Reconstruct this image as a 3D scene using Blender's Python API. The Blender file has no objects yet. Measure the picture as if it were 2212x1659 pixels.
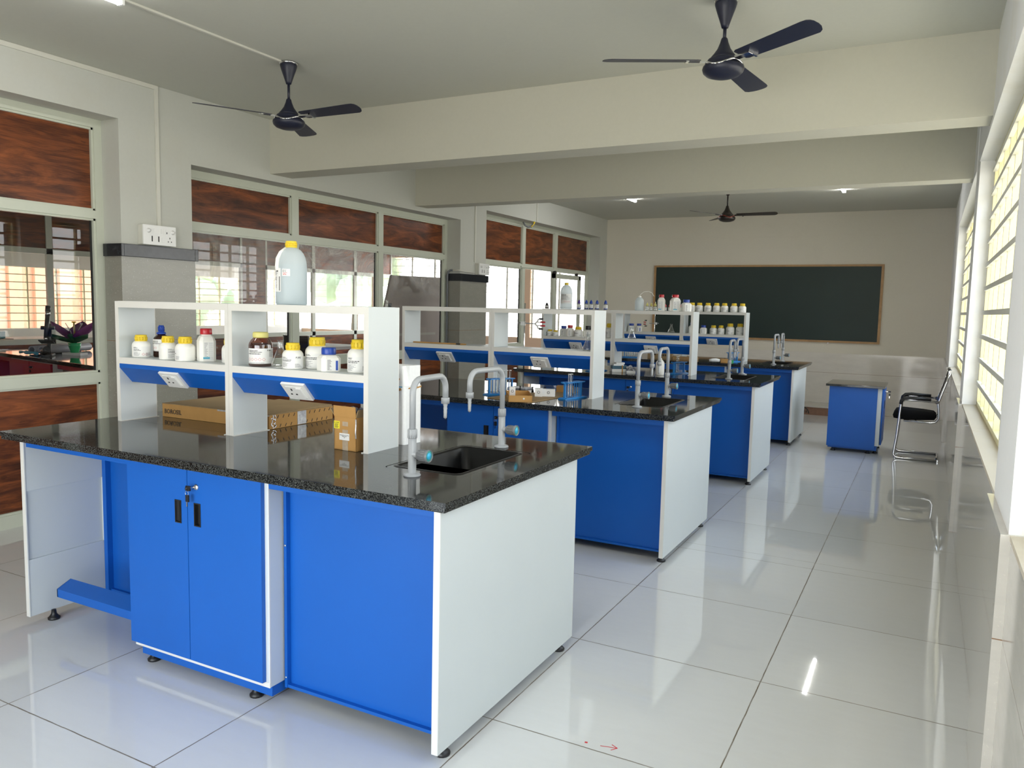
import bpy, bmesh, math, random
from mathutils import Vector, Matrix
random.seed(7)
S = bpy.context.scene
C = S.collection
PI = math.pi

# ------------------------------------------------------------------ materials
def _nt(name):
    m = bpy.data.materials.new(name); m.use_nodes = True
    nt = m.node_tree; nt.nodes.clear()
    out = nt.nodes.new('ShaderNodeOutputMaterial')
    return m, nt, out
def N(nt, t, **kw):
    n = nt.nodes.new(t)
    for k, v in kw.items():
        if k in n.inputs: n.inputs[k].default_value = v
        else: setattr(n, k, v)
    return n
def L(nt, a, b): nt.links.new(a, b)
def math_(nt, op, a, b=None, c=None):
    n = nt.nodes.new('ShaderNodeMath'); n.operation = op
    for i, v in enumerate((a, b, c)):
        if v is None: continue
        if hasattr(v, 'is_output'): nt.links.new(v, n.inputs[i])
        else: n.inputs[i].default_value = v
    return n.outputs[0]
def col4(c): return (c[0], c[1], c[2], 1)
def mix(nt, fac, a, b):
    n = nt.nodes.new('ShaderNodeMix'); n.data_type = 'RGBA'
    for idx, v in ((0, fac), (6, a), (7, b)):
        if hasattr(v, 'is_output'): nt.links.new(v, n.inputs[idx])
        else: n.inputs[idx].default_value = v if idx == 0 else col4(v)
    return n.outputs[2]
def coords(nt):
    return nt.nodes.new('ShaderNodeTexCoord').outputs['Object']
def noise(nt, vec, scale, detail=4, rough=.5):
    n = N(nt, 'ShaderNodeTexNoise', Scale=scale, Detail=detail, Roughness=rough)
    L(nt, vec, n.inputs['Vector']); return n.outputs['Fac']
def scaled(nt, vec, s):
    n = nt.nodes.new('ShaderNodeMapping'); n.inputs['Scale'].default_value = s
    L(nt, vec, n.inputs['Vector']); return n.outputs[0]
def ramp(nt, fac, stops):
    n = nt.nodes.new('ShaderNodeValToRGB')
    cr = n.color_ramp
    while len(cr.elements) < len(stops): cr.elements.new(.5)
    for e, (p, c) in zip(cr.elements, stops): e.position = p; e.color = col4(c)
    L(nt, fac, n.inputs[0]); return n.outputs[0]
def princ(nt, out, color, rough=.5, metal=0, spec=.5, **kw):
    b = nt.nodes.new('ShaderNodeBsdfPrincipled')
    for key, v in (('Base Color', color), ('Roughness', rough), ('Metallic', metal), ('Specular IOR Level', spec)):
        if hasattr(v, 'is_output'): nt.links.new(v, b.inputs[key])
        else: b.inputs[key].default_value = col4(v) if key == 'Base Color' else v
    for k, v in kw.items(): b.inputs[k].default_value = v
    L(nt, b.outputs[0], out.inputs[0]); return b
def bump(nt, b, h, strength, dist=.001):
    n = N(nt, 'ShaderNodeBump', Strength=strength, Distance=dist)
    L(nt, h, n.inputs['Height']); L(nt, n.outputs[0], b.inputs['Normal'])

def mat_plain(name, c, rough=.5, metal=0, spec=.5, var=.06, scale=12, bmp=0, **kw):
    m, nt, out = _nt(name)
    v = noise(nt, coords(nt), scale)
    d = tuple(x * (1 - var) for x in c); e = tuple(min(1, x * (1 + var)) for x in c)
    b = princ(nt, out, mix(nt, v, d, e), rough, metal, spec, **kw)
    if bmp: bump(nt, b, noise(nt, coords(nt), 900, 2), bmp)
    return m
def mat_paint(name, c, stain=(.5, .45, .33), amt=.12):
    m, nt, out = _nt(name); v = coords(nt)
    n1 = noise(nt, v, 1.3, 6, .6); n2 = noise(nt, v, 45, 3)
    base = mix(nt, n2, tuple(x * .97 for x in c), tuple(min(1, x * 1.02) for x in c))
    f = math_(nt, 'MULTIPLY', math_(nt, 'SMOOTH_MIN', math_(nt, 'MAXIMUM', math_(nt, 'SUBTRACT', n1, .58), 0), 1.0, .1), amt * 8)
    b = princ(nt, out, mix(nt, f, base, stain), .75, 0, .25)
    bump(nt, b, noise(nt, v, 160, 3), .12, .002)
    return m
def grid_line(nt, comp, off, period, half):
    a = math_(nt, 'DIVIDE', math_(nt, 'SUBTRACT', comp, off), period)
    fr = math_(nt, 'FRACT', a)
    d = math_(nt, 'MULTIPLY', math_(nt, 'MINIMUM', fr, math_(nt, 'SUBTRACT', 1.0, fr)), period)
    return math_(nt, 'LESS_THAN', d, half), math_(nt, 'FLOOR', a)
def mat_floor():
    m, nt, out = _nt('vitrified_floor_tile'); v = coords(nt)
    sp = nt.nodes.new('ShaderNodeSeparateXYZ'); L(nt, v, sp.inputs[0])
    wob = math_(nt, 'MULTIPLY', math_(nt, 'SUBTRACT', noise(nt, v, 14, 3), .5), .004)
    lx, ix = grid_line(nt, math_(nt, 'ADD', sp.outputs[0], wob), .005, .8, .0024)
    ly, iy = grid_line(nt, math_(nt, 'ADD', sp.outputs[1], wob), .357, .805, .0024)
    crack = math_(nt, 'MULTIPLY', math_(nt, 'LESS_THAN', math_(nt, 'ABSOLUTE', math_(nt, 'SUBTRACT', math_(nt, 'ADD', sp.outputs[1], math_(nt, 'MULTIPLY', wob, 5)), 2.90)), .0016), math_(nt, 'GREATER_THAN', noise(nt, v, 3.1, 2), .42))
    line = math_(nt, 'MAXIMUM', math_(nt, 'MAXIMUM', lx, ly), crack)
    cv = nt.nodes.new('ShaderNodeCombineXYZ'); L(nt, ix, cv.inputs[0]); L(nt, iy, cv.inputs[1])
    wn = nt.nodes.new('ShaderNodeTexWhiteNoise'); L(nt, cv.outputs[0], wn.inputs[0])
    base = mix(nt, wn.outputs[0], (.66, .665, .655), (.72, .725, .715))
    st = noise(nt, scaled(nt, v, (3, 11, 1)), 2.2, 8, .7)
    base = mix(nt, math_(nt, 'MULTIPLY', st, .25), base, (.50, .48, .46))
    speck = math_(nt, 'GREATER_THAN', noise(nt, v, 55, 1), .845)
    base = mix(nt, math_(nt, 'MULTIPLY', speck, .5), base, (.2, .15, .1))
    c = mix(nt, math_(nt, 'MINIMUM', math_(nt, 'MULTIPLY', line, math_(nt, 'ADD', .45, noise(nt, v, 9, 3))), 1), base, (.16, .13, .09))
    smudge = noise(nt, v, 2.5, 6, .65)
    r = math_(nt, 'ADD', math_(nt, 'MULTIPLY', smudge, .045), .005)
    b = princ(nt, out, c, math_(nt, 'MAXIMUM', r, math_(nt, 'MULTIPLY', line, .5)), 0, .85)
    wv = noise(nt, v, 1.6, 2); bump(nt, b, wv, .04, .02)
    return m
def mat_tile(name, c, axis_off=0.0, period=.6, half=.0016, rough=.09):
    m, nt, out = _nt(name); v = coords(nt)
    sp = nt.nodes.new('ShaderNodeSeparateXYZ'); L(nt, v, sp.inputs[0])
    lz, iz = grid_line(nt, sp.outputs[2], axis_off, period, half)
    n1 = noise(nt, scaled(nt, v, (2, 2, 7)), 3, 7, .65); n2 = noise(nt, v, 130, 2)
    base = mix(nt, n1, tuple(x * .86 for x in c), tuple(min(1, x * 1.1) for x in c))
    base = mix(nt, math_(nt, 'MULTIPLY', math_(nt, 'GREATER_THAN', n2, .68), .35), base, (.72, .68, .6))
    cc = mix(nt, lz, base, (.25, .13, .06))
    b = princ(nt, out, cc, rough, 0, .5)
    bump(nt, b, noise(nt, v, 5, 2), .05, .01)
    return m
def mat_granite():
    m, nt, out = _nt('black_granite'); v = coords(nt)
    vo = N(nt, 'ShaderNodeTexVoronoi', Scale=420); L(nt, v, vo.inputs['Vector'])
    sp = nt.nodes.new('ShaderNodeSeparateColor'); L(nt, vo.outputs['Color'], sp.inputs[0])
    g = math_(nt, 'GREATER_THAN', sp.outputs[0], .72)
    g2 = math_(nt, 'GREATER_THAN', noise(nt, v, 330, 2), .62)
    c = mix(nt, g, (.007, .007, .007), (.075, .08, .075))
    c = mix(nt, math_(nt, 'MULTIPLY', g2, .6), c, (.11, .115, .11))
    smear = noise(nt, v, 9, 8, .7)
    c = mix(nt, math_(nt, 'MULTIPLY', math_(nt, 'MAXIMUM', math_(nt, 'SUBTRACT', smear, .62), 0), .9), c, (.35, .34, .31))
    princ(nt, out, c, math_(nt, 'ADD', .03, math_(nt, 'MULTIPLY', smear, .05)), 0, .35)
    return m
def mat_wood():
    m, nt, out = _nt('reddish_wood_laminate'); v = coords(nt)
    wv = scaled(nt, v, (1.0, 1.0, 6.5))
    n1 = noise(nt, wv, 1.9, 9, .62); n1.node.inputs['Distortion'].default_value = 1.1
    n2 = noise(nt, scaled(nt, v, (2, 2, 60)), 4, 5, .6)
    kn = noise(nt, scaled(nt, v, (1, 2.2, 5)), 2.6, 3)
    f = math_(nt, 'ADD', math_(nt, 'MULTIPLY', n1, .72), math_(nt, 'MULTIPLY', n2, .28))
    c = ramp(nt, f, [(.33, (.018, .006, .003)), (.45, (.085, .022, .007)), (.56, (.19, .052, .014)), (.70, (.34, .10, .026))])
    c = mix(nt, math_(nt, 'MULTIPLY', math_(nt, 'GREATER_THAN', kn, .70), .45), c, (.03, .009, .004))
    princ(nt, out, c, .32, 0, .4)
    return m
def mat_glass(name, tint=(1, 1, 1), smear=0.0, zlo=0, zhi=0, refl=1.0):
    m, nt, out = _nt(name); v = coords(nt)
    tr = N(nt, 'ShaderNodeBsdfTransparent'); tr.inputs[0].default_value = col4(tint)
    gl = N(nt, 'ShaderNodeBsdfGlossy', Roughness=.0)
    lw = N(nt, 'ShaderNodeLayerWeight', Blend=.5)
    sch = math_(nt, 'ADD', .028, math_(nt, 'MULTIPLY', math_(nt, 'POWER', lw.outputs['Facing'], 5.0), .9))
    mx = nt.nodes.new('ShaderNodeMixShader')
    L(nt, math_(nt, 'MULTIPLY', sch, refl), mx.inputs[0])
    L(nt, tr.outputs[0], mx.inputs[1]); L(nt, gl.outputs[0], mx.inputs[2])
    res = mx.outputs[0]
    if smear:
        sp = nt.nodes.new('ShaderNodeSeparateXYZ'); L(nt, v, sp.inputs[0])
        n = N(nt, 'ShaderNodeTexNoise', Scale=2.2, Detail=9, Roughness=.7, Distortion=2.5); L(nt, v, n.inputs['Vector'])
        band = math_(nt, 'MULTIPLY', math_(nt, 'DIVIDE', math_(nt, 'SUBTRACT', sp.outputs[2], zlo), zhi - zlo), 1.0)
        band = math_(nt, 'MAXIMUM', math_(nt, 'MINIMUM', band, 1), 0)
        f = math_(nt, 'MULTIPLY', math_(nt, 'MULTIPLY', math_(nt, 'MAXIMUM', math_(nt, 'SUBTRACT', n.outputs['Fac'], .36), 0), smear * 2.4), band)
        df = N(nt, 'ShaderNodeBsdfTranslucent'); df.inputs[0].default_value = (.8, .8, .78, 1)
        d2 = N(nt, 'ShaderNodeBsdfDiffuse'); d2.inputs[0].default_value = (.8, .8, .78, 1)
        a = nt.nodes.new('ShaderNodeMixShader'); a.inputs[0].default_value = .5
        L(nt, df.outputs[0], a.inputs[1]); L(nt, d2.outputs[0], a.inputs[2])
        m2 = nt.nodes.new('ShaderNodeMixShader'); L(nt, f, m2.inputs[0]); L(nt, res, m2.inputs[1]); L(nt, a.outputs[0], m2.inputs[2])
        res = m2.outputs[0]
    L(nt, res, out.inputs[0]); return m
def mat_lab_glass(name, tint=(.97, .99, .98), edge=.75):
    m, nt, out = _nt(name)
    tr = N(nt, 'ShaderNodeBsdfTransparent'); tr.inputs[0].default_value = col4(tint)
    gl = N(nt, 'ShaderNodeBsdfGlossy', Roughness=.03)
    lw = N(nt, 'ShaderNodeLayerWeight', Blend=.35)
    n = noise(nt, coords(nt), 6, 2)
    mx = nt.nodes.new('ShaderNodeMixShader')
    f = math_(nt, 'ADD', math_(nt, 'MULTIPLY', lw.outputs['Facing'], edge), math_(nt, 'MULTIPLY', n, .26))
    L(nt, f, mx.inputs[0])
    L(nt, tr.outputs[0], mx.inputs[1]); L(nt, gl.outputs[0], mx.inputs[2]); L(nt, mx.outputs[0], out.inputs[0])
    return m
def mat_trans(name, c, transp=.35, rough=.35):
    m, nt, out = _nt(name)
    tr = N(nt, 'ShaderNodeBsdfTransparent'); tr.inputs[0].default_value = (.93, .96, .97, 1)
    tl = N(nt, 'ShaderNodeBsdfTranslucent')
    nz = noise(nt, coords(nt), 9, 3)
    L(nt, mix(nt, nz, tuple(x * .95 for x in c), c), tl.inputs[0])
    b = nt.nodes.new('ShaderNodeBsdfPrincipled'); b.inputs['Base Color'].default_value = col4(c); b.inputs['Roughness'].default_value = rough
    a = nt.nodes.new('ShaderNodeMixShader'); a.inputs[0].default_value = .55
    L(nt, tl.outputs[0], a.inputs[1]); L(nt, b.outputs[0], a.inputs[2])
    x = nt.nodes.new('ShaderNodeMixShader'); x.inputs[0].default_value = transp
    L(nt, a.outputs[0], x.inputs[1]); L(nt, tr.outputs[0], x.inputs[2]); L(nt, x.outputs[0], out.inputs[0])
    return m
def mat_emit(name, c, s):
    m, nt, out = _nt(name)
    e = N(nt, 'ShaderNodeEmission', Strength=s)
    lw = noise(nt, coords(nt), 2, 1)
    L(nt, mix(nt, lw, c, tuple(x * .99 for x in c)), e.inputs[0])
    L(nt, e.outputs[0], out.inputs[0]); return m

M = dict(
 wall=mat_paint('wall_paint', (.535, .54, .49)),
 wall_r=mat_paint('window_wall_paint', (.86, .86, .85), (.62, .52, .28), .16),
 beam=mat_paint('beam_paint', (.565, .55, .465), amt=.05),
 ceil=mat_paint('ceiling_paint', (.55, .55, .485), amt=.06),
 floor=mat_floor(),
 tile=mat_tile('beige_wall_tile', (.58, .55, .495)),
 tileb=mat_tile('lightened_back_wall_tile', (.76, .72, .655)),  # beige dado tile lightened, standing in for light at the back wall
 wallb=mat_paint('lightened_cream_wall_paint', (.72, .68, .585)),  # cream wall paint, extra light put into the colour for the back wall
 tilel=mat_tile('shaded_beige_pier_tile', (.28, .272, .232), rough=.2),  # same beige tile with shade put into its colour on the left piers
 granite=mat_granite(),
 cap=mat_plain('black_granite_band', (.02, .022, .026), .16, var=.5, scale=30),
 wood=mat_wood(),
 frame=mat_plain('sage_cream_metal', (.56, .585, .49), .3, var=.03),
 seal=mat_plain('black_rubber_seal', (.015, .015, .015), .6),
 glass=mat_glass('window_glass'),
 glass_s=mat_glass('smeared_window_glass', smear=.95, zlo=1.50, zhi=1.95),
 glass_s2=mat_glass('hazy_window_glass', smear=.40, zlo=1.2, zhi=2.0),
 blue=mat_plain('blue_powder_coat', (.006, .104, .45), .4, spec=.35, var=.05, scale=5, bmp=.05),
 white=mat_plain('white_powder_coat', (.60, .64, .645), .34, var=.02, scale=5, bmp=.03),
 whitee=mat_plain('warm_white_edge', (.72, .705, .66), .4, var=.02),
 black=mat_plain('black_plastic', (.012, .012, .013), .38),
 sink=mat_plain('black_sink_plastic', (.004, .004, .004), .3, spec=.25, var=.4, scale=60),
 chrome=mat_plain('chrome', (.75, .75, .76), .12, 1, var=.02),
 tap=mat_plain('grey_tap_plastic', (.33, .345, .36), .28, var=.03),
 tapk=mat_plain('grey_knob_plastic', (.16, .17, .18), .4, var=.03),
 cyan=mat_plain('cyan_disc', (.04, .42, .68), .4), teal=mat_plain('teal_ring', (.10, .42, .38), .4),
 plas=mat_plain('white_switch_plastic', (.80, .80, .78), .3, var=.02),
 hole=mat_plain('dark_socket_hole', (.01, .01, .01), .7),
 hdpe=mat_plain('white_bottle_plastic', (.86, .85, .80), .42, var=.02),
 yellow=mat_plain('yellow_cap', (.80, .58, .03), .42, var=.05),
 bluecap=mat_plain('blue_cap', (.015, .06, .36), .3), redcap=mat_plain('red_cap', (.50, .02, .03), .25),
 pinkcap=mat_plain('pink_cap', (.62, .10, .12), .4),
 palcap=mat_plain('pale_yellow_cap', (.72, .66, .22), .4),
 purple=mat_plain('violet_cap', (.07, .03, .28), .35),
 amber=mat_lab_glass('amber_glass', (.55, .20, .05), .35),
 liquid=mat_plain('brown_contents', (.10, .028, .006), .3),
 dliquid=mat_plain('dark_amber_body', (.028, .009, .004), .1),
 cglass=mat_lab_glass('clear_lab_glass'),
 label=mat_plain('paper_label', (.80, .80, .78), .6, var=.02),
 ink=mat_plain('black_ink', (.03, .03, .03), .7), inkr=mat_plain('red_ink', (.6, .04, .05), .7),
 inkb=mat_plain('blue_ink', (.10, .42, .58), .6), navy=mat_plain('navy_ink', (.03, .08, .40), .6),
 greyp=mat_plain('grey_print', (.28, .28, .29), .7),
 jug=mat_trans('translucent_jug', (.80, .86, .88), .18), liq=mat_trans('clear_liquid', (.62, .72, .76), .25),
 card=mat_plain('brown_cardboard', (.46, .25, .075), .8, var=.12, scale=18),
 cardt=mat_plain('dull_cardboard_top', (.32, .22, .11), .85, var=.15, scale=9),
 tape=mat_plain('clear_packing_tape', (.45, .36, .26), .2, var=.2, scale=60),
 foil=mat_plain('crinkled_film', (.60, .60, .62), .15, .4, var=.5, scale=90),
 stick=mat_plain('staple_black', (.03, .025, .02), .5),
 yl=mat_plain('yellow_sticker', (.85, .75, .03), .6),
 foam=mat_plain('white_foam', (.84, .85, .85), .7, var=.05, scale=80),
 rack=mat_plain('blue_rack_plastic', (.02, .22, .58), .35),
 fan=mat_plain('navy_fan_enamel', (.010, .012, .030), .42, var=.05),
 fanb=mat_plain('brown_fan_enamel', (.016, .011, .008), .35),
 copper=mat_plain('copper_red_trim', (.35, .07, .05), .3, .5),
 board=mat_plain('green_chalkboard', (.010, .026, .022), .5, var=.25, scale=1.5),
 boardw=mat_plain('light_wood_frame', (.42, .25, .11), .5, var=.3, scale=14),
 tube=mat_emit('lamp_diffuser', (1, 1, 1), 70.0),
 trunk=mat_plain('cream_trunking', (.62, .61, .54), .5, var=.03),
 pipe=mat_plain('grey_conduit', (.17, .18, .19), .5),
 grille=mat_plain('cream_grille_paint', (.74, .68, .40), .4, var=.06, scale=20),
 grille2=mat_plain('pale_grille_paint', (.72, .71, .62), .4, var=.08, scale=20),
 upvc=mat_plain('cream_window_profile', (.80, .76, .55), .35), film=mat_plain('blue_white_film', (.55, .64, .76), .3),
 red=mat_plain('red_laminate', (.42, .015, .03), .35), taupe=mat_plain('taupe_panel', (.20, .17, .14), .6),
 peach=mat_paint('peach_paint', (.78, .56, .40)), cream=mat_paint('cream_outdoor_paint', (.80, .77, .68)),
 terra=mat_plain('terracotta_cladding', (.58, .27, .15), .8, var=.2, scale=3),
 leafm=mat_plain('tree_leaf', (.30, .36, .20), .7, var=.4, scale=3), bark=mat_plain('tree_bark', (.10, .07, .04), .9),
 seat=mat_plain('black_fabric', (.010, .010, .011), .95, spec=.1, bmp=.2), mesh=mat_plain('black_mesh', (.012, .012, .012), .7),
 tealp=mat_plain('teal_plastic', (.03, .22, .28), .4), pvc=mat_plain('grey_roll', (.40, .40, .43), .4),
 petal=mat_plain('purple_petal', (.20, .03, .17), .4), gleaf=mat_plain('green_plastic_leaf', (.012, .09, .03), .4),
 gpot=mat_plain('green_pot', (.03, .40, .14), .3), book=mat_plain('blue_grey_paper', (.06, .14, .20), .7),
 sill=mat_paint('stained_sill', (.60, .54, .44), (.38, .26, .10), .35), mdf=mat_plain('brown_board_edge', (.24, .13, .085), .7, var=.2, scale=30),
 panelg=mat_plain('grey_brown_board', (.42, .37, .345), .5, var=.05, scale=3),
)

# ------------------------------------------------------------------ mesh helpers
class MB:
    def __init__(s): s.bm = bmesh.new(); s.mats = []; s.mi = 0; s.sm = False
    def use(s, key, smooth=False):
        m = M[key]
        if m not in s.mats: s.mats.append(m)
        s.mi = s.mats.index(m); s.sm = smooth; return s
    def _f(s, vs):
        try: f = s.bm.faces.new(vs)
        except ValueError: return None
        f.material_index = s.mi; f.smooth = s.sm; return f
    def box(s, x0, x1, y0, y1, z0, z1):
        v = [s.bm.verts.new(p) for p in ((x0,y0,z0),(x1,y0,z0),(x1,y1,z0),(x0,y1,z0),(x0,y0,z1),(x1,y0,z1),(x1,y1,z1),(x0,y1,z1))]
        for q in ((0,3,2,1),(4,5,6,7),(0,1,5,4),(1,2,6,5),(2,3,7,6),(3,0,4,7)): s._f([v[i] for i in q])
        return s
    def obox(s, c, sx, sy, sz, rot=(0,0,0)):
        R = Matrix.Rotation(rot[2],3,'Z') @ Matrix.Rotation(rot[1],3,'Y') @ Matrix.Rotation(rot[0],3,'X')
        P = [Vector(c) + R @ Vector((a*sx/2, b*sy/2, d*sz/2)) for d in (-1,1) for a,b in ((-1,-1),(1,-1),(1,1),(-1,1))]
        v = [s.bm.verts.new(p) for p in P]
        for q in ((0,3,2,1),(4,5,6,7),(0,1,5,4),(1,2,6,5),(2,3,7,6),(3,0,4,7)): s._f([v[i] for i in q])
        return s
    def prism(s, pts, a0, a1, axis='x'):
        """polygon pts in the plane across axis, extruded from a0 to a1. x:(y,z) y:(x,z) z:(x,y)"""
        def P(a, p):
            return (a, p[0], p[1]) if axis == 'x' else ((p[0], a, p[1]) if axis == 'y' else (p[0], p[1], a))
        A = [s.bm.verts.new(P(a0, p)) for p in pts]; B = [s.bm.verts.new(P(a1, p)) for p in pts]
        s._f(A); s._f(B[::-1])
        n = len(pts)
        for i in range(n): s._f([A[i], B[i], B[(i+1)%n], A[(i+1)%n]])
        return s
    def lathe(s, prof, c=(0,0,0), seg=24, axis='z', arc=(0, 2*PI), closed=True, smooth=True):
        sm = s.sm; s.sm = smooth
        full = abs(arc[1]-arc[0]-2*PI) < 1e-6
        n = seg if full else seg+1
        rings = []
        for r, z in prof:
            if r < 1e-6: rings.append([s.bm.verts.new(s._ax(0,0,z,c,axis))]); continue
            ring = []
            for i in range(n):
                a = arc[0] + (arc[1]-arc[0])*i/seg
                ring.append(s.bm.verts.new(s._ax(r*math.cos(a), r*math.sin(a), z, c, axis)))
            rings.append(ring)
        for A, B in zip(rings, rings[1:]):
            m = seg
            for i in range(m):
                j = (i+1) % n
                if len(A) == 1 and len(B) == 1: continue
                if len(A) == 1: s._f([A[0], B[i], B[j]])
                elif len(B) == 1: s._f([A[i], B[0], A[j]])
                else: s._f([A[i], B[i], B[j], A[j]])
        s.sm = sm; return s
    def _ax(s, x, y, z, c, axis):
        if axis == 'z': p = (x, y, z)
        elif axis == 'x': p = (z, x, y)
        else: p = (x, z, y)
        return (p[0]+c[0], p[1]+c[1], p[2]+c[2])
    def cyl(s, p0, p1, r, seg=14, r1=None, smooth=True):
        return s.tube([p0, p1], r, seg, radii=[r, r if r1 is None else r1], smooth=smooth)
    def tube(s, pts, r, seg=12, radii=None, smooth=True, cap=True):
        pts = [Vector(p) for p in pts]; sm = s.sm; s.sm = smooth
        rings = []; up = None
        for i, p in enumerate(pts):
            d = (pts[min(i+1, len(pts)-1)] - pts[max(i-1, 0)]).normalized()
            if up is None:
                up = Vector((0,0,1)) if abs(d.z) < .9 else Vector((1,0,0))
            u = (up - d*up.dot(d)).normalized(); w = d.cross(u); up = u
            rr = radii[i] if radii else r
            rings.append([s.bm.verts.new(p + rr*(math.cos(2*PI*k/seg)*u + math.sin(2*PI*k/seg)*w)) for k in range(seg)])
        for A, B in zip(rings, rings[1:]):
            for k in range(seg): s._f([A[k], A[(k+1)%seg], B[(k+1)%seg], B[k]])
        if cap:
            s.sm = False; s._f(rings[0][::-1]); s._f(rings[-1])
        s.sm = sm; return s
    def quad(s, a, b, c, d): s._f([s.bm.verts.new(p) for p in (a,b,c,d)]); return s
    def build(s, name, parent=None, bevel=0, solid=0, kind=None, mw=None):
        bmesh.ops.recalc_face_normals(s.bm, faces=s.bm.faces[:])
        if bevel:
            es = [e for e in s.bm.edges if len(e.link_faces) == 2 and not (e.link_faces[0].smooth and e.link_faces[1].smooth) and e.calc_face_angle(0) > .5]
            try: bmesh.ops.bevel(s.bm, geom=es, offset=bevel, segments=2, affect='EDGES', profile=.7, clamp_overlap=True)
            except Exception: pass
        me = bpy.data.meshes.new(name); s.bm.to_mesh(me); s.bm.free()
        for m in s.mats: me.materials.append(m)
        o = bpy.data.objects.new(name, me); C.objects.link(o)
        if parent: o.parent = parent
        if kind: o['kind'] = kind
        return o
def B(key, smooth=False): return MB().use(key, smooth)
def arc(c, r, a0, a1, n, plane='xz', fixed=0.0):
    out = []
    for i in range(n+1):
        a = a0 + (a1-a0)*i/n; u = c[0]+r*math.cos(a); v = c[1]+r*math.sin(a)
        out.append((u, fixed, v) if plane == 'xz' else ((fixed, u, v) if plane == 'yz' else (u, v, fixed)))
    return out
def rrect(x0, x1, y0, y1, r, n=6):
    p = []
    for cx, cy, a in ((x1-r,y1-r,0),(x0+r,y1-r,PI/2),(x0+r,y0+r,PI),(x1-r,y0+r,1.5*PI)):
        p += [(cx+r*math.cos(a+PI/2*i/n), cy+r*math.sin(a+PI/2*i/n)) for i in range(n+1)]
    return p
def tag(o, label, cat, group=None):
    o['label'] = label; o['category'] = cat
    if group: o['group'] = group
    return o
def thing(name, label, cat, loc=(0,0,0), rz=0, group=None):
    o = bpy.data.objects.new(name, None); C.objects.link(o); o.empty_display_size = .05
    o.location = loc; o.rotation_euler = (0,0,rz)
    return tag(o, label, cat, group)
def struct_empty(name):
    o = bpy.data.objects.new(name, None); C.objects.link(o); o['kind'] = 'structure'; return o
def dup(o, loc=None, rz=None, label=None, group=None, scale=None):
    def cp(a, par):
        c = a.copy(); C.objects.link(c); c.parent = par
        for ch in a.children: cp(ch, c)
        return c
    c = cp(o, None)
    if loc is not None: c.location = loc
    if rz is not None: c.rotation_euler = (0,0,rz)
    if label: c['label'] = label
    if group: c['group'] = group
    if scale: c.scale = scale
    return c
def text_mesh(name, txt, size, key, parent, mat4, align='LEFT', bend=None, thick=.0002, spacing=1.0):
    cu = bpy.data.curves.new('tmp', 'FONT'); cu.body = txt; cu.size = size; cu.align_x = align
    cu.extrude = thick; cu.space_character = spacing; cu.resolution_u = 2
    to = bpy.data.objects.new('tmp', cu); C.objects.link(to)
    bpy.context.view_layer.update()
    me = bpy.data.meshes.new_from_object(to.evaluated_get(bpy.context.evaluated_depsgraph_get()))
    bpy.data.objects.remove(to); bpy.data.curves.remove(cu)
    if bend:     # wrap around a vertical cylinder of radius bend; x -> angle, y -> height
        for v in me.vertices:
            a = v.co.x / bend; r = bend + v.co.z
            v.co = Vector((r*math.sin(a), -r*math.cos(a), v.co.y))
    else:
        pass
    me.transform(mat4); me.name = name
    me.materials.clear(); me.materials.append(M[key])
    o = bpy.data.objects.new(name, me); C.objects.link(o)
    if parent: o.parent = parent
    return o
T = Matrix.Translation
RX90 = Matrix.Rotation(PI/2, 4, 'X')      # text standing up, facing -y

# ================================================================== SETTING
XL, XR, YB, ZC = -3.66, 1.55, 10.76, 3.01
YF = -3.15
B('floor').box(-14.0, XR+.35, YF-.2, 11.4, -.12, 0).build('floor', kind='structure')
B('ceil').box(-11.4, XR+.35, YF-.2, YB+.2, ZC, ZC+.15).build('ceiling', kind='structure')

# back wall (chalkboard wall) and front wall behind the viewer
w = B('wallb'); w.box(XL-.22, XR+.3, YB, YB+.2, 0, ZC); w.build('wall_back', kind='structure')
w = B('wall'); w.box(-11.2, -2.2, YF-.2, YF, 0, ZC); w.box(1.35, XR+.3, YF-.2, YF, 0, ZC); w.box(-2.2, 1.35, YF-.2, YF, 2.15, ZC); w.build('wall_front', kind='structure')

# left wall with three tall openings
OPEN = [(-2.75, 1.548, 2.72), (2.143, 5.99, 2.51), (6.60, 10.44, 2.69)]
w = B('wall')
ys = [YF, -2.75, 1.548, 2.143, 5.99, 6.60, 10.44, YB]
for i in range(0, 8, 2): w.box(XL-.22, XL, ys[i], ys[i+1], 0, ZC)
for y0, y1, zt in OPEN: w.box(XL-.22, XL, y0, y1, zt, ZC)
w.build('wall_left', kind='structure')
# right wall: columns, parapets, lintel
w = B('wall_r')
ROPEN = [(-1.30, .50), (1.05, 4.15), (4.58, 8.55)]
rys = [YF, -1.30, .50, 1.05, 4.15, 4.58, 8.55, YB]
for i in range(0, 8, 2): w.box(XR, XR+.28, rys[i], rys[i+1], 0, ZC)
for y0, y1 in ROPEN:
    w.box(XR+.02, XR+.28, y0, y1, 0, .885); w.box(XR-.005, XR+.28, y0, y1, 2.53, ZC)
w.build('wall_right', kind='structure')
# beams
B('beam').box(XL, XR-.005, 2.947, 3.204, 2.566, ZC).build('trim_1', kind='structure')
B('beam').box(XL, XR-.005, 5.058, 5.283, 2.556, ZC).build('trim_2', kind='structure')
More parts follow.
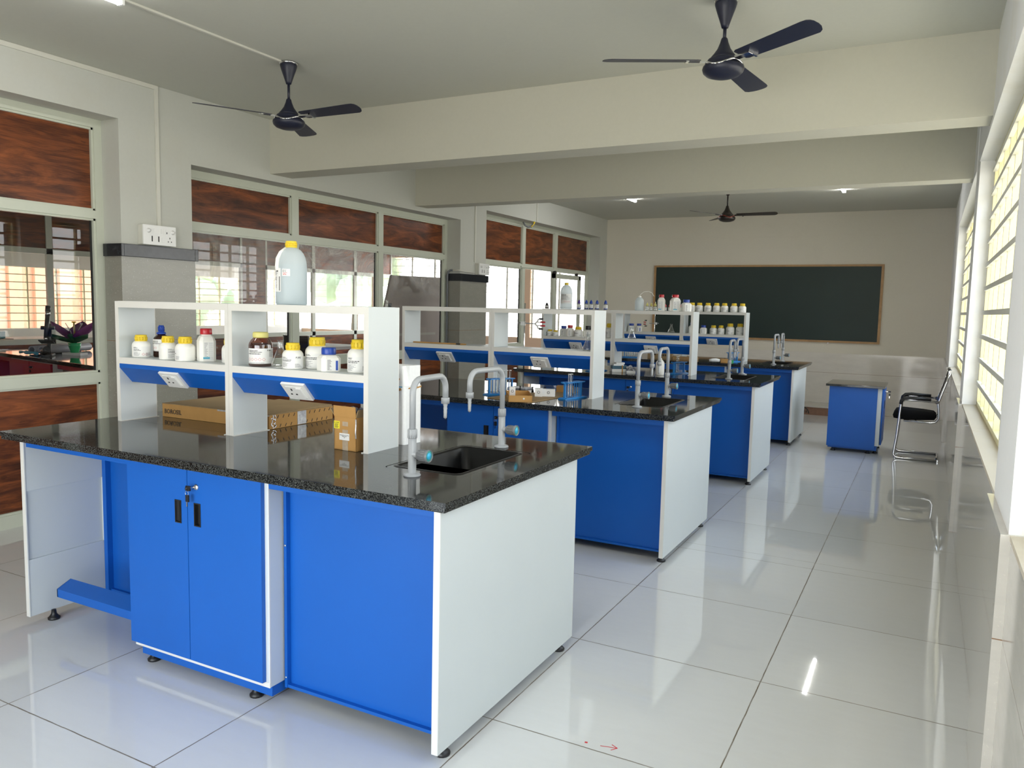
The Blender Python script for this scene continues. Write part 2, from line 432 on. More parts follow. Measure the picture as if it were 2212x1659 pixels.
# tile dados
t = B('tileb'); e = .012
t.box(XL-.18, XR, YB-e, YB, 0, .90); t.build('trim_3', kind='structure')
t = B('tile')
for i in range(0, 8, 2):
    y0, y1 = rys[i], rys[i+1]
    t.box(XR-.02, XR, y0, y1, 0, .90)
    if i > 0: t.box(XR-.02, XR+.09, y0-e, y0, 0, .90)
    if i < 6: t.box(XR-.02, XR+.09, y1, y1+e, 0, .90)
t.build('trim_4', kind='structure')
t = B('tile')
for y0, y1 in ROPEN: t.box(XR+.005, XR+.02, y0+e, y1-e, 0, .885)
t.build('trim_5', kind='structure')
t = B('sill')
for y0, y1 in ROPEN: t.box(XR+.003, XR+.26, y0+e, y1-e, .885, .90)
t.build('trim_6', kind='structure')
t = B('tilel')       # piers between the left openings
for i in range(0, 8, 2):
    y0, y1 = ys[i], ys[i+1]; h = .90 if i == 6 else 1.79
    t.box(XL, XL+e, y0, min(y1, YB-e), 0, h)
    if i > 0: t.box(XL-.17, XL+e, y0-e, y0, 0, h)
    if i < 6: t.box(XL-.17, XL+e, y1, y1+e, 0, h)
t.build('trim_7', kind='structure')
t = B('cap')
for i in (2, 4):
    y0, y1 = ys[i], ys[i+1]
    t.box(XL-.17, XL+.03, y0-.022, y0, 1.79, 1.877); t.box(XL-.17, XL+.03, y1, y1+.028, 1.79, 1.877); t.box(XL, XL+.03, y0, y1, 1.79, 1.877)
t.build('trim_8', kind='structure', bevel=.003)

# plaster step line on the back wall, above the board
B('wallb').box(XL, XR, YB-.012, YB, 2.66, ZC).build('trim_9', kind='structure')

# ---- left partitions: frames, wood panels, panes
def frame_bar(mb, x, y0, y1, z0, z1):        # main section plus bead step
    mb.box(x-.055, x, y0, y1, z0, z1)
def bead(mb, x, y0, y1, z0, z1, w=.014):
    mb.box(x-.05, x-.012, y0, y0+w, z0, z1); mb.box(x-.05, x-.012, y1-w, y1, z0, z1)
    mb.box(x-.05, x-.012, y0, y1, z0, z0+w); mb.box(x-.05, x-.012, y0, y1, z1-w, z1)
def partition(name, y0, y1, zt, posts, cells, x=XL-.185):
    """posts: list of (y0,y1) uprights between the rails; cells: per bay dict low/mid/top material or None"""
    g = struct_empty(name)
    f = B('frame')
    ups = [(y0, y0+.055)] + posts + [(y1-.055, y1)]
    frame_bar(f, x, y0, y1, zt-.058, zt)
    for a, b in ups: frame_bar(f, x, a, b, 0, zt-.058)
    sl = B('seal')
    any_low = False
    bays = [(ups[i][1], ups[i+1][0]) for i in range(len(ups)-1)]
    panels, panes = [], []
    for (a, b), cd in zip(bays, cells):
        frame_bar(f, x, a, b, 2.045, 2.10)
        bead(f, x, a, b, 2.10, zt-.058)
        panels.append((a, b, 2.10, zt-.058))
        if cd.get('low', True):
            frame_bar(f, x, a, b, .905, .975); frame_bar(f, x, a, b, 0, .085)
            bead(f, x, a, b, .085, .905); panels.append((a, b, .085, .905))
            bead(f, x, a, b, .975, 2.045); lo = .975
        else: lo = 0.0
        if cd.get('glass'): panes.append((a, b, lo if lo else .06, 2.045, cd['glass']))
        if cd.get('glass') and cd.get('low', True):
            sl.box(x-.046, x-.034, b-.024, b-.012, .985, 2.035)
    f.build('frame', g)
    for a, b, c, d in panels:
        p = B('wood').box(x-.045, x-.032, a+.006, b-.006, c+.006, d-.006)
        p.build('wood_panel', g)
    sl.build('rubber_seal', g)
    for a, b, c, d, k in panes:
        B(k).box(x-.043, x-.038, a+.006, b-.012, c+.006, d-.006).build('pane', g)
    return g
partition('window_1', -2.75, 1.548, 2.72, [(-1.42, -1.35), (.06, .13)], [dict(glass='glass'), dict(glass='glass'), dict(glass='glass')])
partition('window_2', 2.143, 5.99, 2.51, [(3.395, 3.480), (4.665, 4.745)], [dict(glass='glass_s2'), dict(glass='glass_s'), dict(glass='glass_s')])
partition('window_3', 6.60, 10.44, 2.69, [(7.965, 8.055), (9.035, 9.145)], [dict(glass='glass'), dict(low=False), dict(low=False)])
# hanging sliding door of the third opening
d = struct_empty('door_1'); x = XL-.165
f = B('frame')
y0, y1 = 8.98, 10.05
f.box(x-.03, x, y0, y0+.08, .01, 2.02); f.box(x-.03, x, y1-.08, y1, .01, 2.02)
f.box(x-.03, x, y0, y1, 1.95, 2.02); f.box(x-.03, x, y0, y1, .90, .97); f.box(x-.03, x, y0, y1, .01, .11)
f.box(x-.045, x+.002, 7.9, 10.4, 2.055, 2.075)
f.build('frame', d)
B('wood').box(x-.02, x-.01, y0+.075, y1-.075, .105, .905).build('wood_panel', d)
B('glass').box(x-.018, x-.013, y0+.075, y1-.075, .965, 1.955).build('pane', d)
for yy in (9.0, 9.85):
    r = B('black').box(x-.03, x+.012, yy, yy+.05, 2.015, 2.06); r.build('roller', d)

# ---- right windows with steel grilles
def right_window(name, y0, y1):
    g = struct_empty(name); x = XR+.085
    f = B('grille')
    for a, b in ((y0+.012, y0+.05), (y1-.05, y1-.012)): f.box(x, x+.05, a, b, .90, 2.53)
    f.box(x, x+.05, y0, y1, .90, .93); f.box(x, x+.05, y0, y1, 2.49, 2.53)
    n = max(2, round((y1-y0)/.40))
    for i in range(1, n):
        yy = y0 + (y1-y0)*i/n; f.box(x+.002, x+.050, yy-.012, yy+.012, .93, 2.49)
    f.build('grille_frame', g)
    h = B('grille2')
    for k in range(1, 11):
        z = .90 + k*.1565
        if z > 2.49: break
        h.box(x-.012, x+.012, y0+.03, y1-.03, z-.014, z+.014)
    h.build('grille_bars', g)
    u = B('upvc'); xx = XR+.185
    u.box(xx, xx+.06, y0+.012, y1-.012, .90, .955); u.box(xx, xx+.06, y0+.012, y1-.012, 2.47, 2.53)
    u.box(xx, xx+.06, y0+.012, y0+.06, .955, 2.47); u.box(xx, xx+.06, y1-.06, y1-.012, .955, 2.47)
    n = 4
    for i in range(1, n):
        yy = y0 + (y1-y0)*i/n; u.box(xx-.02, xx+.08, yy-.035, yy+.035, .955, 2.47)
    u.build('window_frame', g)
    fl = B('film')
    for i in range(0, n+1):
        yy = min(max(y0 + (y1-y0)*i/n, y0+.06), y1-.08); fl.box(xx-.004, xx, yy-.03, yy+.012, .99, 2.44)
    fl.build('protective_film', g)
    se = B('black')
    for i in range(0, n+1):
        yy = min(max(y0 + (y1-y0)*i/n, y0+.06), y1-.08); se.box(xx-.003, xx+.0, yy+.014, yy+.022, .99, 2.44)
    se.build('seal', g)
    B('glass').box(xx+.026, xx+.031, y0+.05, y1-.05, .95, 2.48).build('pane', g)
for i, (a, b) in enumerate(ROPEN): right_window('window_%d' % (i+4), a, b)

# ---- rooms seen through the glass (next laboratory, corridor, outdoors)
w = B('cream')
XP = -8.5
w.box(XP-.12, XP, 2.55, 3.0, 0, ZC); w.box(XP-.12, XP, 7.2, 7.7, 2.62, ZC)
for a, b in ((-3.0, 2.55), (3.0, 7.2), (7.7, 11.2)): w.box(XP-.12, XP, a, b, 2.62, ZC)
w.build('wall_partition', kind='structure')
def far_partition(name, y0, y1, n, glass='glass'):
    g = struct_empty(name); x = XP-.04
    f = B('frame'); p = []
    st = (y1-y0)/n
    f.box(x-.04, x, y0, y1, 2.56, 2.62); f.box(x-.04, x, y0, y1, 0, .08)
    f.box(x-.04, x, y0, y1, .90, .97); f.box(x-.04, x, y0, y1, 2.03, 2.10)
    for i in range(n+1):
        yy = y0+st*i; f.box(x-.04, x, max(yy-.04, y0), min(yy+.04, y1), 0, 2.62)
    f.build('frame', g)
    for i in range(n):
        a, b = y0+st*i+.04, y0+st*(i+1)-.04
        B('wood').box(x-.03, x-.015, a-.004, b+.004, 2.096, 2.564).build('wood_panel', g)
        B('wood').box(x-.03, x-.015, a-.004, b+.004, .076, .904).build('wood_panel', g)
        B(glass).box(x-.025, x-.021, a-.004, b+.004, .966, 2.034).build('pane', g)
w = B('wood'); w.box(XP-.10, XP-.04, 7.2, 7.7, 0, 2.62); w.build('trim_10', kind='structure')
far_partition('window_7', 3.0, 7.2, 4); far_partition('window_8', 7.7, 11.2, 3); far_partition('window_9', -3.0, 2.55, 4)
# outer wall with grilled windows
w = B('cream'); XO = -11.0
OO = [(-2.9, 1.6), (2.0, 6.6), (7.0, 10.9)]
oy = [YF, -2.9, 1.6, 2.0, 6.6, 7.0, 10.9, 11.4]
for i in range(0, 8, 2): w.box(XO-.2, XO, oy[i], oy[i+1], 0, ZC)
for a, b in OO: w.box(XO-.2, XO, a, b, 0, 1.0); w.box(XO-.2, XO, a, b, 1.95, ZC)
w.build('wall_west', kind='structure')
for i, (a, b) in enumerate(OO):
    g = struct_empty('window_%d' % (10+i)); f = B('grille')
    n = int((b-a)/.45)
    for k in range(n+1):
        yy = a+(b-a)*k/n; f.box(XO-.06, XO-.03, yy-.012, yy+.012, 1.0, 1.95)
    for k in range(9):
        z = 1.0+.95*k/8; f.box(XO-.055, XO-.035, a, b, z-.007, z+.007)
    f.build('grille_bars', g)
# end wall of the next room: low peach parapet under open grilled windows
w = B('peach'); YE = 11.2
w.box(-11.0, XL-.22, YE, YE+.15, 0, .92); w.box(-11.0, XL-.22, YE, YE+.15, 2.45, ZC)
for xx in (-9.0, -6.9, -5.4): w.box(xx-.06, xx+.06, YE, YE+.15, .92, 2.45)
w.box(XL-.22, XL-.1, YB+.2, YE+.15, 0, ZC)
w.build('wall_north', kind='structure')
g = struct_empty('window_13'); f = B('grille2')
for k in range(12):
    z = .98+k*.13; f.box(-8.6, XL-.24, YE+.03, YE+.045, z-.004, z+.004)
for k in range(9):
    xx = -8.6+k*.55; f.box(xx-.015, xx+.015, YE+.02, YE+.05, .92, 2.45)
f.build('grille_bars', g)
# outdoors
w = B('terra')
for k in range(62): w.box(-19.0, -18.7-(.12 if k % 2 else 0), -8+k*.32, -8+k*.32+.32, -.3, 7.0)
tag(w.build('ribbed_building'), 'terracotta ribbed building outside the grilled windows of the next room', 'building')
B('cream').box(-40, -14.0, -30, 40, -.5, -.35).build('ground', kind='structure')
def tree(x, y, s, label):
    g = thing('tree', label, 'tree', (x, y, -.35), 0, 'trees outside the windows')
    B('bark').tube([(0,0,0),(.05,.03,1.2*s),(0,.1,2.2*s)], .12, 8, radii=[.14*s,.1*s,.05*s]).build('trunk', g)
    c = MB().use('leafm', True); rnd = random.Random(int(x*10+y))
    for k in range(26):
        cx, cy, cz = rnd.gauss(0,.8*s), rnd.gauss(0,.8*s), 2.4*s+rnd.gauss(0,.6*s); r = rnd.uniform(.3,.6)*s
        c.lathe([(0,-r),(r*.7,-r*.7),(r,0),(r*.7,r*.7),(0,r)], (cx,cy,cz), 8)
    c.build('foliage', g)
tree(-20.5, 15.5, 1.15, 'green tree outside, left of the two seen through the smeared panes')
tree(-18.0, 21.5, 1.2, 'green tree outside, right of the two seen through the smeared panes')

# ================================================================== BENCHES
W0 = 1.083
FEET = lambda mb, x, y, h: mb.lathe([(0,0),(.026,0),(.027,.008),(.020,.014),(.012,.026),(.010,h),(0,h)], (x,y,0), 14)
def make_bench(W, idx, label):
    """local origin: near right bottom corner of the right end panel, x to the left is negative"""
    g = thing('lab_bench', label, 'lab bench', group='blue and white laboratory benches')
    zb, zt = .042, .865
    def endp(x0, x1, recess_side):
        m = B('white')
        m.box(x0, x1, .004, W-.004, zb, zt)
        return m
    p = endp(-.024, 0, 0); p.use('whitee'); p.box(-.0245, .0005, -.001, .0045, zb, zt); p.box(-.0245, .0005, W-.0045, W+.001, zb, zt)
    p.build('end_panel', g, bevel=.0015)
    m = B('white'); xl = -2.2413
    m.box(xl, xl+.012, .004, W-.004, zb, zt)
    for a, b in ((.375, .40), (W-.40, W-.375)): m.box(xl+.012, xl+.022, a, b, zb, zt)
    for z0, z1 in ((zb, .307), (.625, zt)): m.box(xl+.012, xl+.022, .004, W-.004, z0, z1)
    m.use('whitee'); m.box(xl-.0005, xl+.0245, -.001, .0045, zb, zt); m.box(xl-.0005, xl+.0245, W-.0045, W+.001, zb, zt)
    m.build('end_panel', g, bevel=.0015)
    # aprons, front and back
    for ya, yb in ((.012, .028), (W-.028, W-.012)):
        a = B('blue'); a.box(-.745, -.024, ya, yb, .828, zt); a.build('apron_rail', g); a = B('blue'); a.box(xl+.024, -1.503, ya, yb, .828, zt); a.build('apron_rail', g)
    # knee space back panels with folded flanges
    for sgn in (1, -1):
        def Y(v): return v if sgn == 1 else W-v
        def bx(mb, x0, x1, a, b, z0, z1): mb.box(x0, x1, min(Y(a), Y(b)), max(Y(a), Y(b)), z0, z1)
        k = B('blue')           # right section: closed cover panel
        bx(k, -.732, -.026, .105, .112, .05, .828)
        bx(k, -.745, -.732, .085, .112, .05, .828); bx(k, -.732, -.026, .088, .112, .05, .062)
        k.build('cover_panel', g)
        for zz in (.09, .60): s = B('chrome'); s.lathe([(0,-.0015),(.004,-.0015),(.004,.001),(0,.001)], (-.738, Y(.0845), zz), 10, 'y'); s.build('screw', g)
        k = B('blue')           # left section: open knee space, panel deep inside
        bx(k, xl+.05, -1.50, .40, .408, .05, .845)
        bx(k, xl+.024, xl+.05, .372, .408, .05, .845); bx(k, xl+.05, -1.50, .385, .408, .05, .06)
        k.build('knee_panel', g)
        # footrest
        fr = B('blue')
        pts = [(Y(.05), .147), (Y(.05), .184), (Y(.115), .213), (Y(.125), .205), (Y(.06), .176), (Y(.06), .147)]
        fr.prism(pts, -2.09, -1.50, 'x'); fr.prism([(Y(.05), .147), (Y(.05), .184), (Y(.115), .213), (Y(.10), .16)], -2.09, -2.085, 'x')
        fr.build('footrest', g)
        # cabinet
        c = B('white')
        bx(c, -1.505, -.752, .018, .40, .074, zt); c.use('whitee'); bx(c, -.756, -.7515, .0175, .024, .074, zt); bx(c, -1.505, -.752, .0165, .02, .072, .092)
        bx(c, -1.505, -.752, .004, .02, .858, .863)
        cab = c.build('cabinet', g)
        pl = B('blue'); bx(pl, -1.490, -.760, .036, .38, .030, .074); pl.build('plinth', g)
        for j, (x0, x1) in enumerate(((-1.510, -1.159), (-1.156, -.772))):
            dm = B('blue')
            # door leaf with a rectangular recess for the pull
            hx0, hx1 = ((-1.228, -1.192) if j == 0 else (-1.121, -1.085)); hz0, hz1 = .636, .727
            bx(dm, x0, hx0, 0, .018, .093, .856); bx(dm, hx1, x1, 0, .018, .093, .856)
            bx(dm, hx0, hx1, 0, .018, .093, hz0); bx(dm, hx0, hx1, 0, .018, hz1, .856)
            door = dm.build('door', g)
            hm = B('black')
            bx(hm, hx0, hx0+.004, -.002, .016, hz0, hz1); bx(hm, hx1-.004, hx1, -.002, .016, hz0, hz1)
            bx(hm, hx0+.004, hx1-.004, -.002, .016, hz0, hz0+.004); bx(hm, hx0+.004, hx1-.004, -.002, .016, hz1-.004, hz1)
            bx(hm, hx0+.004, hx1-.004, .013, .0165, hz0, hz1)
            if j == 0: bx(hm, hx0+.004, hx0+.024, .002, .004, hz0+.006, hz1-.004)
            hm.build('recessed_handle', door)
            if j == 1:
                lk = B('chrome'); yy = Y(0); q = -.003*sgn
                lk.lathe([(0, 2*q), (.008, 2*q), (.0115, q), (.0125, 0), (0, 0)], (-1.106, yy, .79), 16, 'y'); lk.build('lock', door)
                ky = B('black'); ky.lathe([(0,-.003),(.009,-.003),(.009,.003),(0,.003)], (-1.130, Y(-.022), .786), 12, 'x')
                ky.obox((-1.126, Y(-.022), .787), .022, .006, .019); ky.obox((-1.128, Y(-.024), .748), .017, .005, .026)
                ky.use('chrome'); ky.obox((-1.114, Y(-.012), .790), .006, .02, .004)
                ky.obox((-1.131, Y(-.024), .727), .005, .002, .022)
                ky.tube([(-1.131+.008*math.cos(t), Y(-.024), .768+.009*math.sin(t)) for t in [k*PI/5 for k in range(11)]], .0008, 6)
                ky.build('keys', door)
    ft = B('black', True)
    for fx, fy in ((-.012-.02, .08), (-.032, W-.07), (-.86, .055), (-1.45, .06), (-.86, W-.055), (-1.45, W-.06), (xl+.03, .106), (xl+.03, W-.106)):
        q = B('black', True); FEET(q, fx, fy, .045); q.build('foot', g)
    ft.bm.free()
    return g
def make_worktop(W, label):
    g = thing('granite_worktop', label, 'worktop', group='black granite worktops')
    x0, x1 = -2.297, .056; y0, y1 = -.06, W+.035
    dy = W/2-.5415
    bx0, bx1, by0, by1 = -.43, -.093, .265+dy, .832+dy
    ym = .476+dy
    def slab(ya, yb, za, zb, ins):
        # C-shaped outline leaving the sink opening free
        r = .03
        if ya < by0:    # front slab
            pts = [(x0+ins, ya+ins), (x1-ins, ya+ins), (x1-ins, yb), (bx1, yb)]
            pts += [(bx1-r+r*math.cos(a), by0+r+r*math.sin(a)) for a in [-i*PI/12 for i in range(7)]]
            pts += [(bx0+r+r*math.cos(a), by0+r+r*math.sin(a)) for a in [-PI/2-i*PI/12 for i in range(7)]]
            pts += [(bx0, yb), (x0+ins, yb)]
        else:
            pts = [(x0+ins, ya), (bx0, ya)]
            pts += [(bx0+r+r*math.cos(a), by1-r+r*math.sin(a)) for a in [PI-i*PI/12 for i in range(7)]]
            pts += [(bx1-r+r*math.cos(a), by1-r+r*math.sin(a)) for a in [PI/2-i*PI/12 for i in range(7)]]
            pts += [(bx1, ya), (x1-ins, ya), (x1-ins, yb-ins), (x0+ins, yb-ins)]
        m = B('granite'); m.prism(pts, za, zb, 'z'); return m
    for ya, yb in ((y0, ym), (ym+.0012, y1)):
        m = slab(ya, yb, .8825, .9005, 0)
        bmesh.ops.triangulate(m.bm, faces=[f for f in m.bm.faces if len(f.verts) > 4])
        o = m.build('slab', g)
        m = B('granite'); ins = .007
        # built-up lower edge
        if ya == y0: m.box(x0+ins, x1-ins, y0+ins, y0+.05, .866, .8825)
        else: m.box(x0+ins, x1-ins, y1-.05, y1-ins, .866, .8825)
        m.box(x1-.05, x1-ins, max(ya, y0+.05), min(yb, y1-.05), .866, .8825); m.box(x0+ins, x0+.05, max(ya, y0+.05), min(yb, y1-.05), .866, .8825)
        m.build('edge_strip', g, bevel=.003)
    return g
def make_sink(W, label):
    g = thing('sink', label, 'sink', group='black sinks')
    dy = W/2-.5415
    def ring(x0, x1, ya, yb, r, z): return [(p[0], p[1], z) for p in rrect(x0, x1, ya+dy, yb+dy, r, 6)]
    m = B('granite')
    L0 = [ring(-.427, -.096, .268, .829, .030, .894), ring(-.427, -.096, .268, .829, .030, .8995), ring(-.418, -.118, .297, .812, .03, .8995)]
    L1 = [ring(-.418, -.118, .297, .812, .03, .8995), ring(-.415, -.121, .300, .809, .03, .902), ring(-.407, -.129, .308, .801, .03, .902), ring(-.402, -.134, .313, .796, .03, .896), ring(-.382, -.154, .335, .775, .04, .70), ring(-.36, -.18, .36, .75, .04, .688)]
    def loft(mb, Ls, cap):
        R = [[mb.bm.verts.new(p) for p in l] for l in Ls]
        for A, Bq in zip(R, R[1:]):
            for i in range(len(A)): mb._f([A[i], A[(i+1)%len(A)], Bq[(i+1)%len(A)], Bq[i]])
        if cap: mb._f(R[-1])
    loft(m, L0, False); m.build('rim', g)
    m = B('sink', True); loft(m, L1, True); m.build('basin', g)
    m = B('chrome'); m.lathe([(0,.6885),(.02,.6885),(.024,.6895),(.024,.6875)], (-.268, .55+dy, 0), 16); m.build('drain', g)
    return g
def make_tap(label, lean=0.0):
    """base at origin, spout bends toward +x then down"""
    g = thing('lab_tap', label, 'tap', group='grey laboratory taps')
    m = B('tap', True)
    m.lathe([(0,0),(.030,0),(.031,.004),(.028,.008),(.016,.011),(.0145,.012),(.0145,.145),(0,.145)], (0,0,0), 20); m.build('base', g)
    m = B('tap', True)
    for k in range(16):
        a = k*PI/8; m.obox((.0155*math.cos(a), .0155*math.sin(a), .150), .003, .003, .028, (0,0,a))
    m.lathe([(.0125,.134),(.0160,.134),(.0165,.137),(.0165,.163),(.0160,.166),(.010,.166)], (0,0,0), 20); m.build('collar', g)
    r = .048; R = .232; H = .338
    path = [(0,0,.15),(0,0,H-r)] + [(r-r*math.cos(a), 0, H-r+r*math.sin(a)) for a in [i*PI/12 for i in range(1,7)]] + [(R-r, 0, H)]
    path += [(R-r+r*math.sin(a), 0, H-r+r*math.cos(a)) for a in [i*PI/12 for i in range(1,7)]] + [(R, 0, H-.085)]
    m = B('tap', True); m.tube(path, .0112, 16); m.build('spout_pipe', g)
    m = B('tap', True); z = H-.088
    m.lathe([(.009,z+.004),(.0155,z+.004),(.016,z),(.0155,z-.018),(.009,z-.018)], (R,0,0), 18)
    prof = [(.0085, z-.018)]
    for k in range(4): prof += [(.0088-.0008*k, z-.022-k*.013), (.0062, z-.032-k*.013)]
    prof += [(.0, z-.078)]
    m.lathe(prof, (R,0,0), 16); m.build('hose_nozzle', g)
    m = B('tap', True); kz = .078
    m.lathe([(.014,0.0),(.011,.02),(.010,.028)], (0,0,kz), 16, 'x'); m.build('valve_neck', g)
    m = B('tapk', True)
    m.lathe([(.0,.026),(.016,.026),(.0185,.030),(.0195,.062),(.0225,.066),(.0225,.074),(.0205,.0755),(.0195,.071),(0,.071)], (0,0,kz), 22, 'x')
    for k in range(12):
        a = k*PI/6; m.obox((.048, .0192*math.cos(a), kz+.0192*math.sin(a)), .026, .0025, .0025, (a,0,0))
    kn = m.build('knob', g)
    m = B('teal'); m.lathe([(0,.0712),(.0188,.0712),(.0188,.0718),(0,.0718)], (0,0,kz), 20, 'x'); m.use('cyan'); m.lathe([(0,.0718),(.0125,.0718),(.0120,.0735),(0,.0735)], (0,0,kz), 20, 'x')
    m.build('cyan_disc', kn)
    return g
def make_rack(label):
    """reagent rack, origin at the middle of the worktop, z=0 on it; local x as the bench"""
    g = thing('reagent_rack', label, 'reagent rack', group='white two-bay reagent racks')
    D0, D1 = -.107, .099
    mods = [(-2.173, -1.4065), (-1.4055, -.632)]
    for x0, x1 in mods:
        for a, b in ((x0, x0+.022), (x1-.022, x1)):
            s = B('white'); s.box(a, b, D0+.003, D1-.003, 0, .585); s.use('whitee'); s.box(a, b, D0, D0+.003, 0, .585); s.box(a, b, D1-.003, D1, 0, .585)
            s.build('side_panel', g)
        s = B('white'); s.box(x0+.022, x1-.022, D0+.003, D1-.003, .555, .586); s.use('whitee'); s.box(x0+.022, x1-.022, D0, D0+.003, .555, .586); s.box(x0+.022, x1-.022, D1-.003, D1, .555, .586)
        s.build('top_shelf', g)
        s = B('white'); s.box(x0+.022, x1-.022, D0+.003, D1-.003, .284, .314); s.use('whitee'); s.box(x0+.022, x1-.022, D0, D0+.003, .284, .314); s.box(x0+.022, x1-.022, D1-.003, D1, .284, .314)
        s.build('middle_shelf', g)
        f = B('blue')
        f.prism([(D0+.001,.284),(D0+.001,.264),(D0+.067,.189),(D1-.067,.189),(D1-.001,.264),(D1-.001,.284)], x0+.022, x1-.022, 'x'); f.build('socket_channel', g)
        # socket plate on the sloping face
        for sd in (1, -1):
            cx = (x0+x1)/2 - .012*sd
            ang = math.atan2(.075, .066)
            if sd == 1: n = Vector((0, -math.sin(ang), -math.cos(ang))); mid = Vector((cx, D0+.034, .2265))
            else: n = Vector((0, math.sin(ang), -math.cos(ang))); mid = Vector((cx, D1-.034, .2265))
            ux = Vector((sd, 0, 0)); uz = ux.cross(n) * -1
            if uz.z < 0: uz = -uz
            Rm = Matrix((ux, -n*-1, uz)).transposed()
            Rm = Matrix((ux, n, uz)).transposed()
            def OB(mb, a, d, c, sx, sd_, sz):
                P = [mid + ux*(a+i*sx/2) + n*(d+j*sd_/2) + uz*(c+k*sz/2) for k in (-1,1) for i,j in ((-1,-1),(1,-1),(1,1),(-1,1))]
                v = [mb.bm.verts.new(p) for p in P]
                for q in ((0,3,2,1),(4,5,6,7),(0,1,5,4),(1,2,6,5),(2,3,7,6),(3,0,4,7)): mb._f([v[i] for i in q])
            pm = B('plas'); OB(pm, 0, .006, 0, .130, .012, .094); OB(pm, 0, .0135, 0, .092, .003, .066)
            pl = pm.build('power_socket', g, bevel=.002)
            sm = B('plas'); OB(sm, .028, .0175, .0, .026, .005, .058); sm.build('switch', pl)
            hm = B('hole'); OB(hm, -.016, .0155, .017, .007, .0015, .011); OB(hm, -.030, .0155, -.010, .009, .0015, .006); OB(hm, -.002, .0155, -.010, .009, .0015, .006); hm.build('socket_hole', pl)
        for a, b in ((x0-.006, x0+.03), (x1-.03, x1+.006)):
            bs = B('whitee'); bs.box(max(a, x0+.0225) if a < x0 else a, min(b, x1-.0225) if b > x1 else b, D0-.004, D1+.006, 0, .003); bs.build('base_strip', g)
    return g

benches = [ (0, 0, W0, 'front bench, nearest the viewer'), (.022, 2.359, 1.039, 'second bench from the viewer, behind the nearest one'),
            (.045, 4.792, .90, 'third bench from the viewer'), (.022, 7.136, 1.00, 'last bench, nearest the chalkboard') ]
CY = []
words = ['of the front row', 'of the second row', 'of the third row', 'of the last row, by the chalkboard']
taps = [[(-.253, .203), (-.265, .877)], [(-.256, .193), (-.282, .889)], [(-.268, .200), (-.290, .86)], [(-.263, .215), (-.274, .915)]]
for i, (bx, by, W, lb) in enumerate(benches):
    g = make_bench(W, i, 'blue and white lab bench with double-door cabinet, ' + words[i][3:]); g.location = (bx, by, 0)
    k = make_worktop(W, 'polished black granite worktop on the bench ' + words[i]); k.location = (bx, by, 0)
    s = make_sink(W, 'black rectangular sink let into the worktop ' + words[i]); s.location = (bx, by, 0)
    cy = by + (W/2 if i != 2 else .4207); CY.append(cy)
    r = make_rack('white reagent rack with blue channels on the worktop ' + words[i]); r.location = (bx + (0, -.011, -.007, 0)[i], cy, .9005)
    for j, (tx, ty) in enumerate(taps[i]):
        if i == 0 and j == 0: T0 = make_tap('grey tap'); o = T0
        else: o = dup(T0)
        o['label'] = ('grey gooseneck tap in front of the sink ' if j == 0 else 'grey gooseneck tap behind the sink ') + words[i]
        o.location = (bx+tx, by+ty, .9005)
        if j == 0: o.rotation_euler = (0,0, PI/2+[.06,-.05,.04,-.03][i])
        else: o.rotation_euler = (0,0, -PI/2+[-.10,.05,-.04,.06][i])
# knobs always face the aisle: counter-turn the valve parts
for o in list(C.objects):
    if o.name.startswith('lab_tap') and o.parent is None:
        for c in o.children:
            if c.name.startswith(('knob', 'valve_neck')): c.rotation_euler = (0,0, -o.rotation_euler[2] - .04)

# ================================================================== BOTTLES
def wrap(mb, r, z0, z1, a0, a1, seg=12, t=.0004):
    """curved paper patch on a vertical cylinder, angles from -y direction"""
    mb.lathe([(r+t, z0), (r+t, z1)], (0,0,0), seg, arc=(a0-PI/2, a1-PI/2))
def lines(mb, r, z0, z1, a0, a1, n, rnd):
    for k in range(n):
        z = z1 - (z1-z0)*(k+.5)/n; h = (z1-z0)/n*.32
        b = a0 + (a1-a0)*rnd.uniform(.45, 1)
        x = a0
        while x < b:
            w = rnd.uniform(.05, .16); wrap(mb, r, z-h, z+h*.6, x, min(x+w, b), 2); x += w + .03
def diamonds(mb, r, zc, s, a0, n):
    for k in range(n):
        a = a0 + k*s*2.3/r
        for (da, dz, ea, ez) in ((0,1,1,0),(1,0,0,-1),(0,-1,-1,0),(-1,0,0,1)):
            P = []
            for f, off in ((0,0),(1,0),(1,.16),(0,.16)):
                aa = (da*(1-f)+ea*f)*(1-off); zz = (dz*(1-f)+ez*f)*(1-off)
                an = a + aa*s/r; P.append(((r+.0007)*math.sin(an), -(r+.0007)*math.cos(an), zc+zz*s))
            mb.quad(*P)
def cap_ribbed(key, r, z0, h, parent, name='cap', ribs=14):
    m = MB().use(key, True)
    m.lathe([(r*.96, z0-.004), (r*1.04, z0-.004), (r*1.04, z0+.001), (r, z0+.002), (r, z0+h*.3), (r*.99, z0+h-.002), (r*.93, z0+h), (0, z0+h)], (0,0,0), 26)
    for k in range(ribs):
        a = 2*PI*k/ribs; m.obox((r*1.005*math.cos(a), r*1.005*math.sin(a), z0+h*.38), .004, .005, h*.55, (0,0,a))
    return m.build(name, parent)
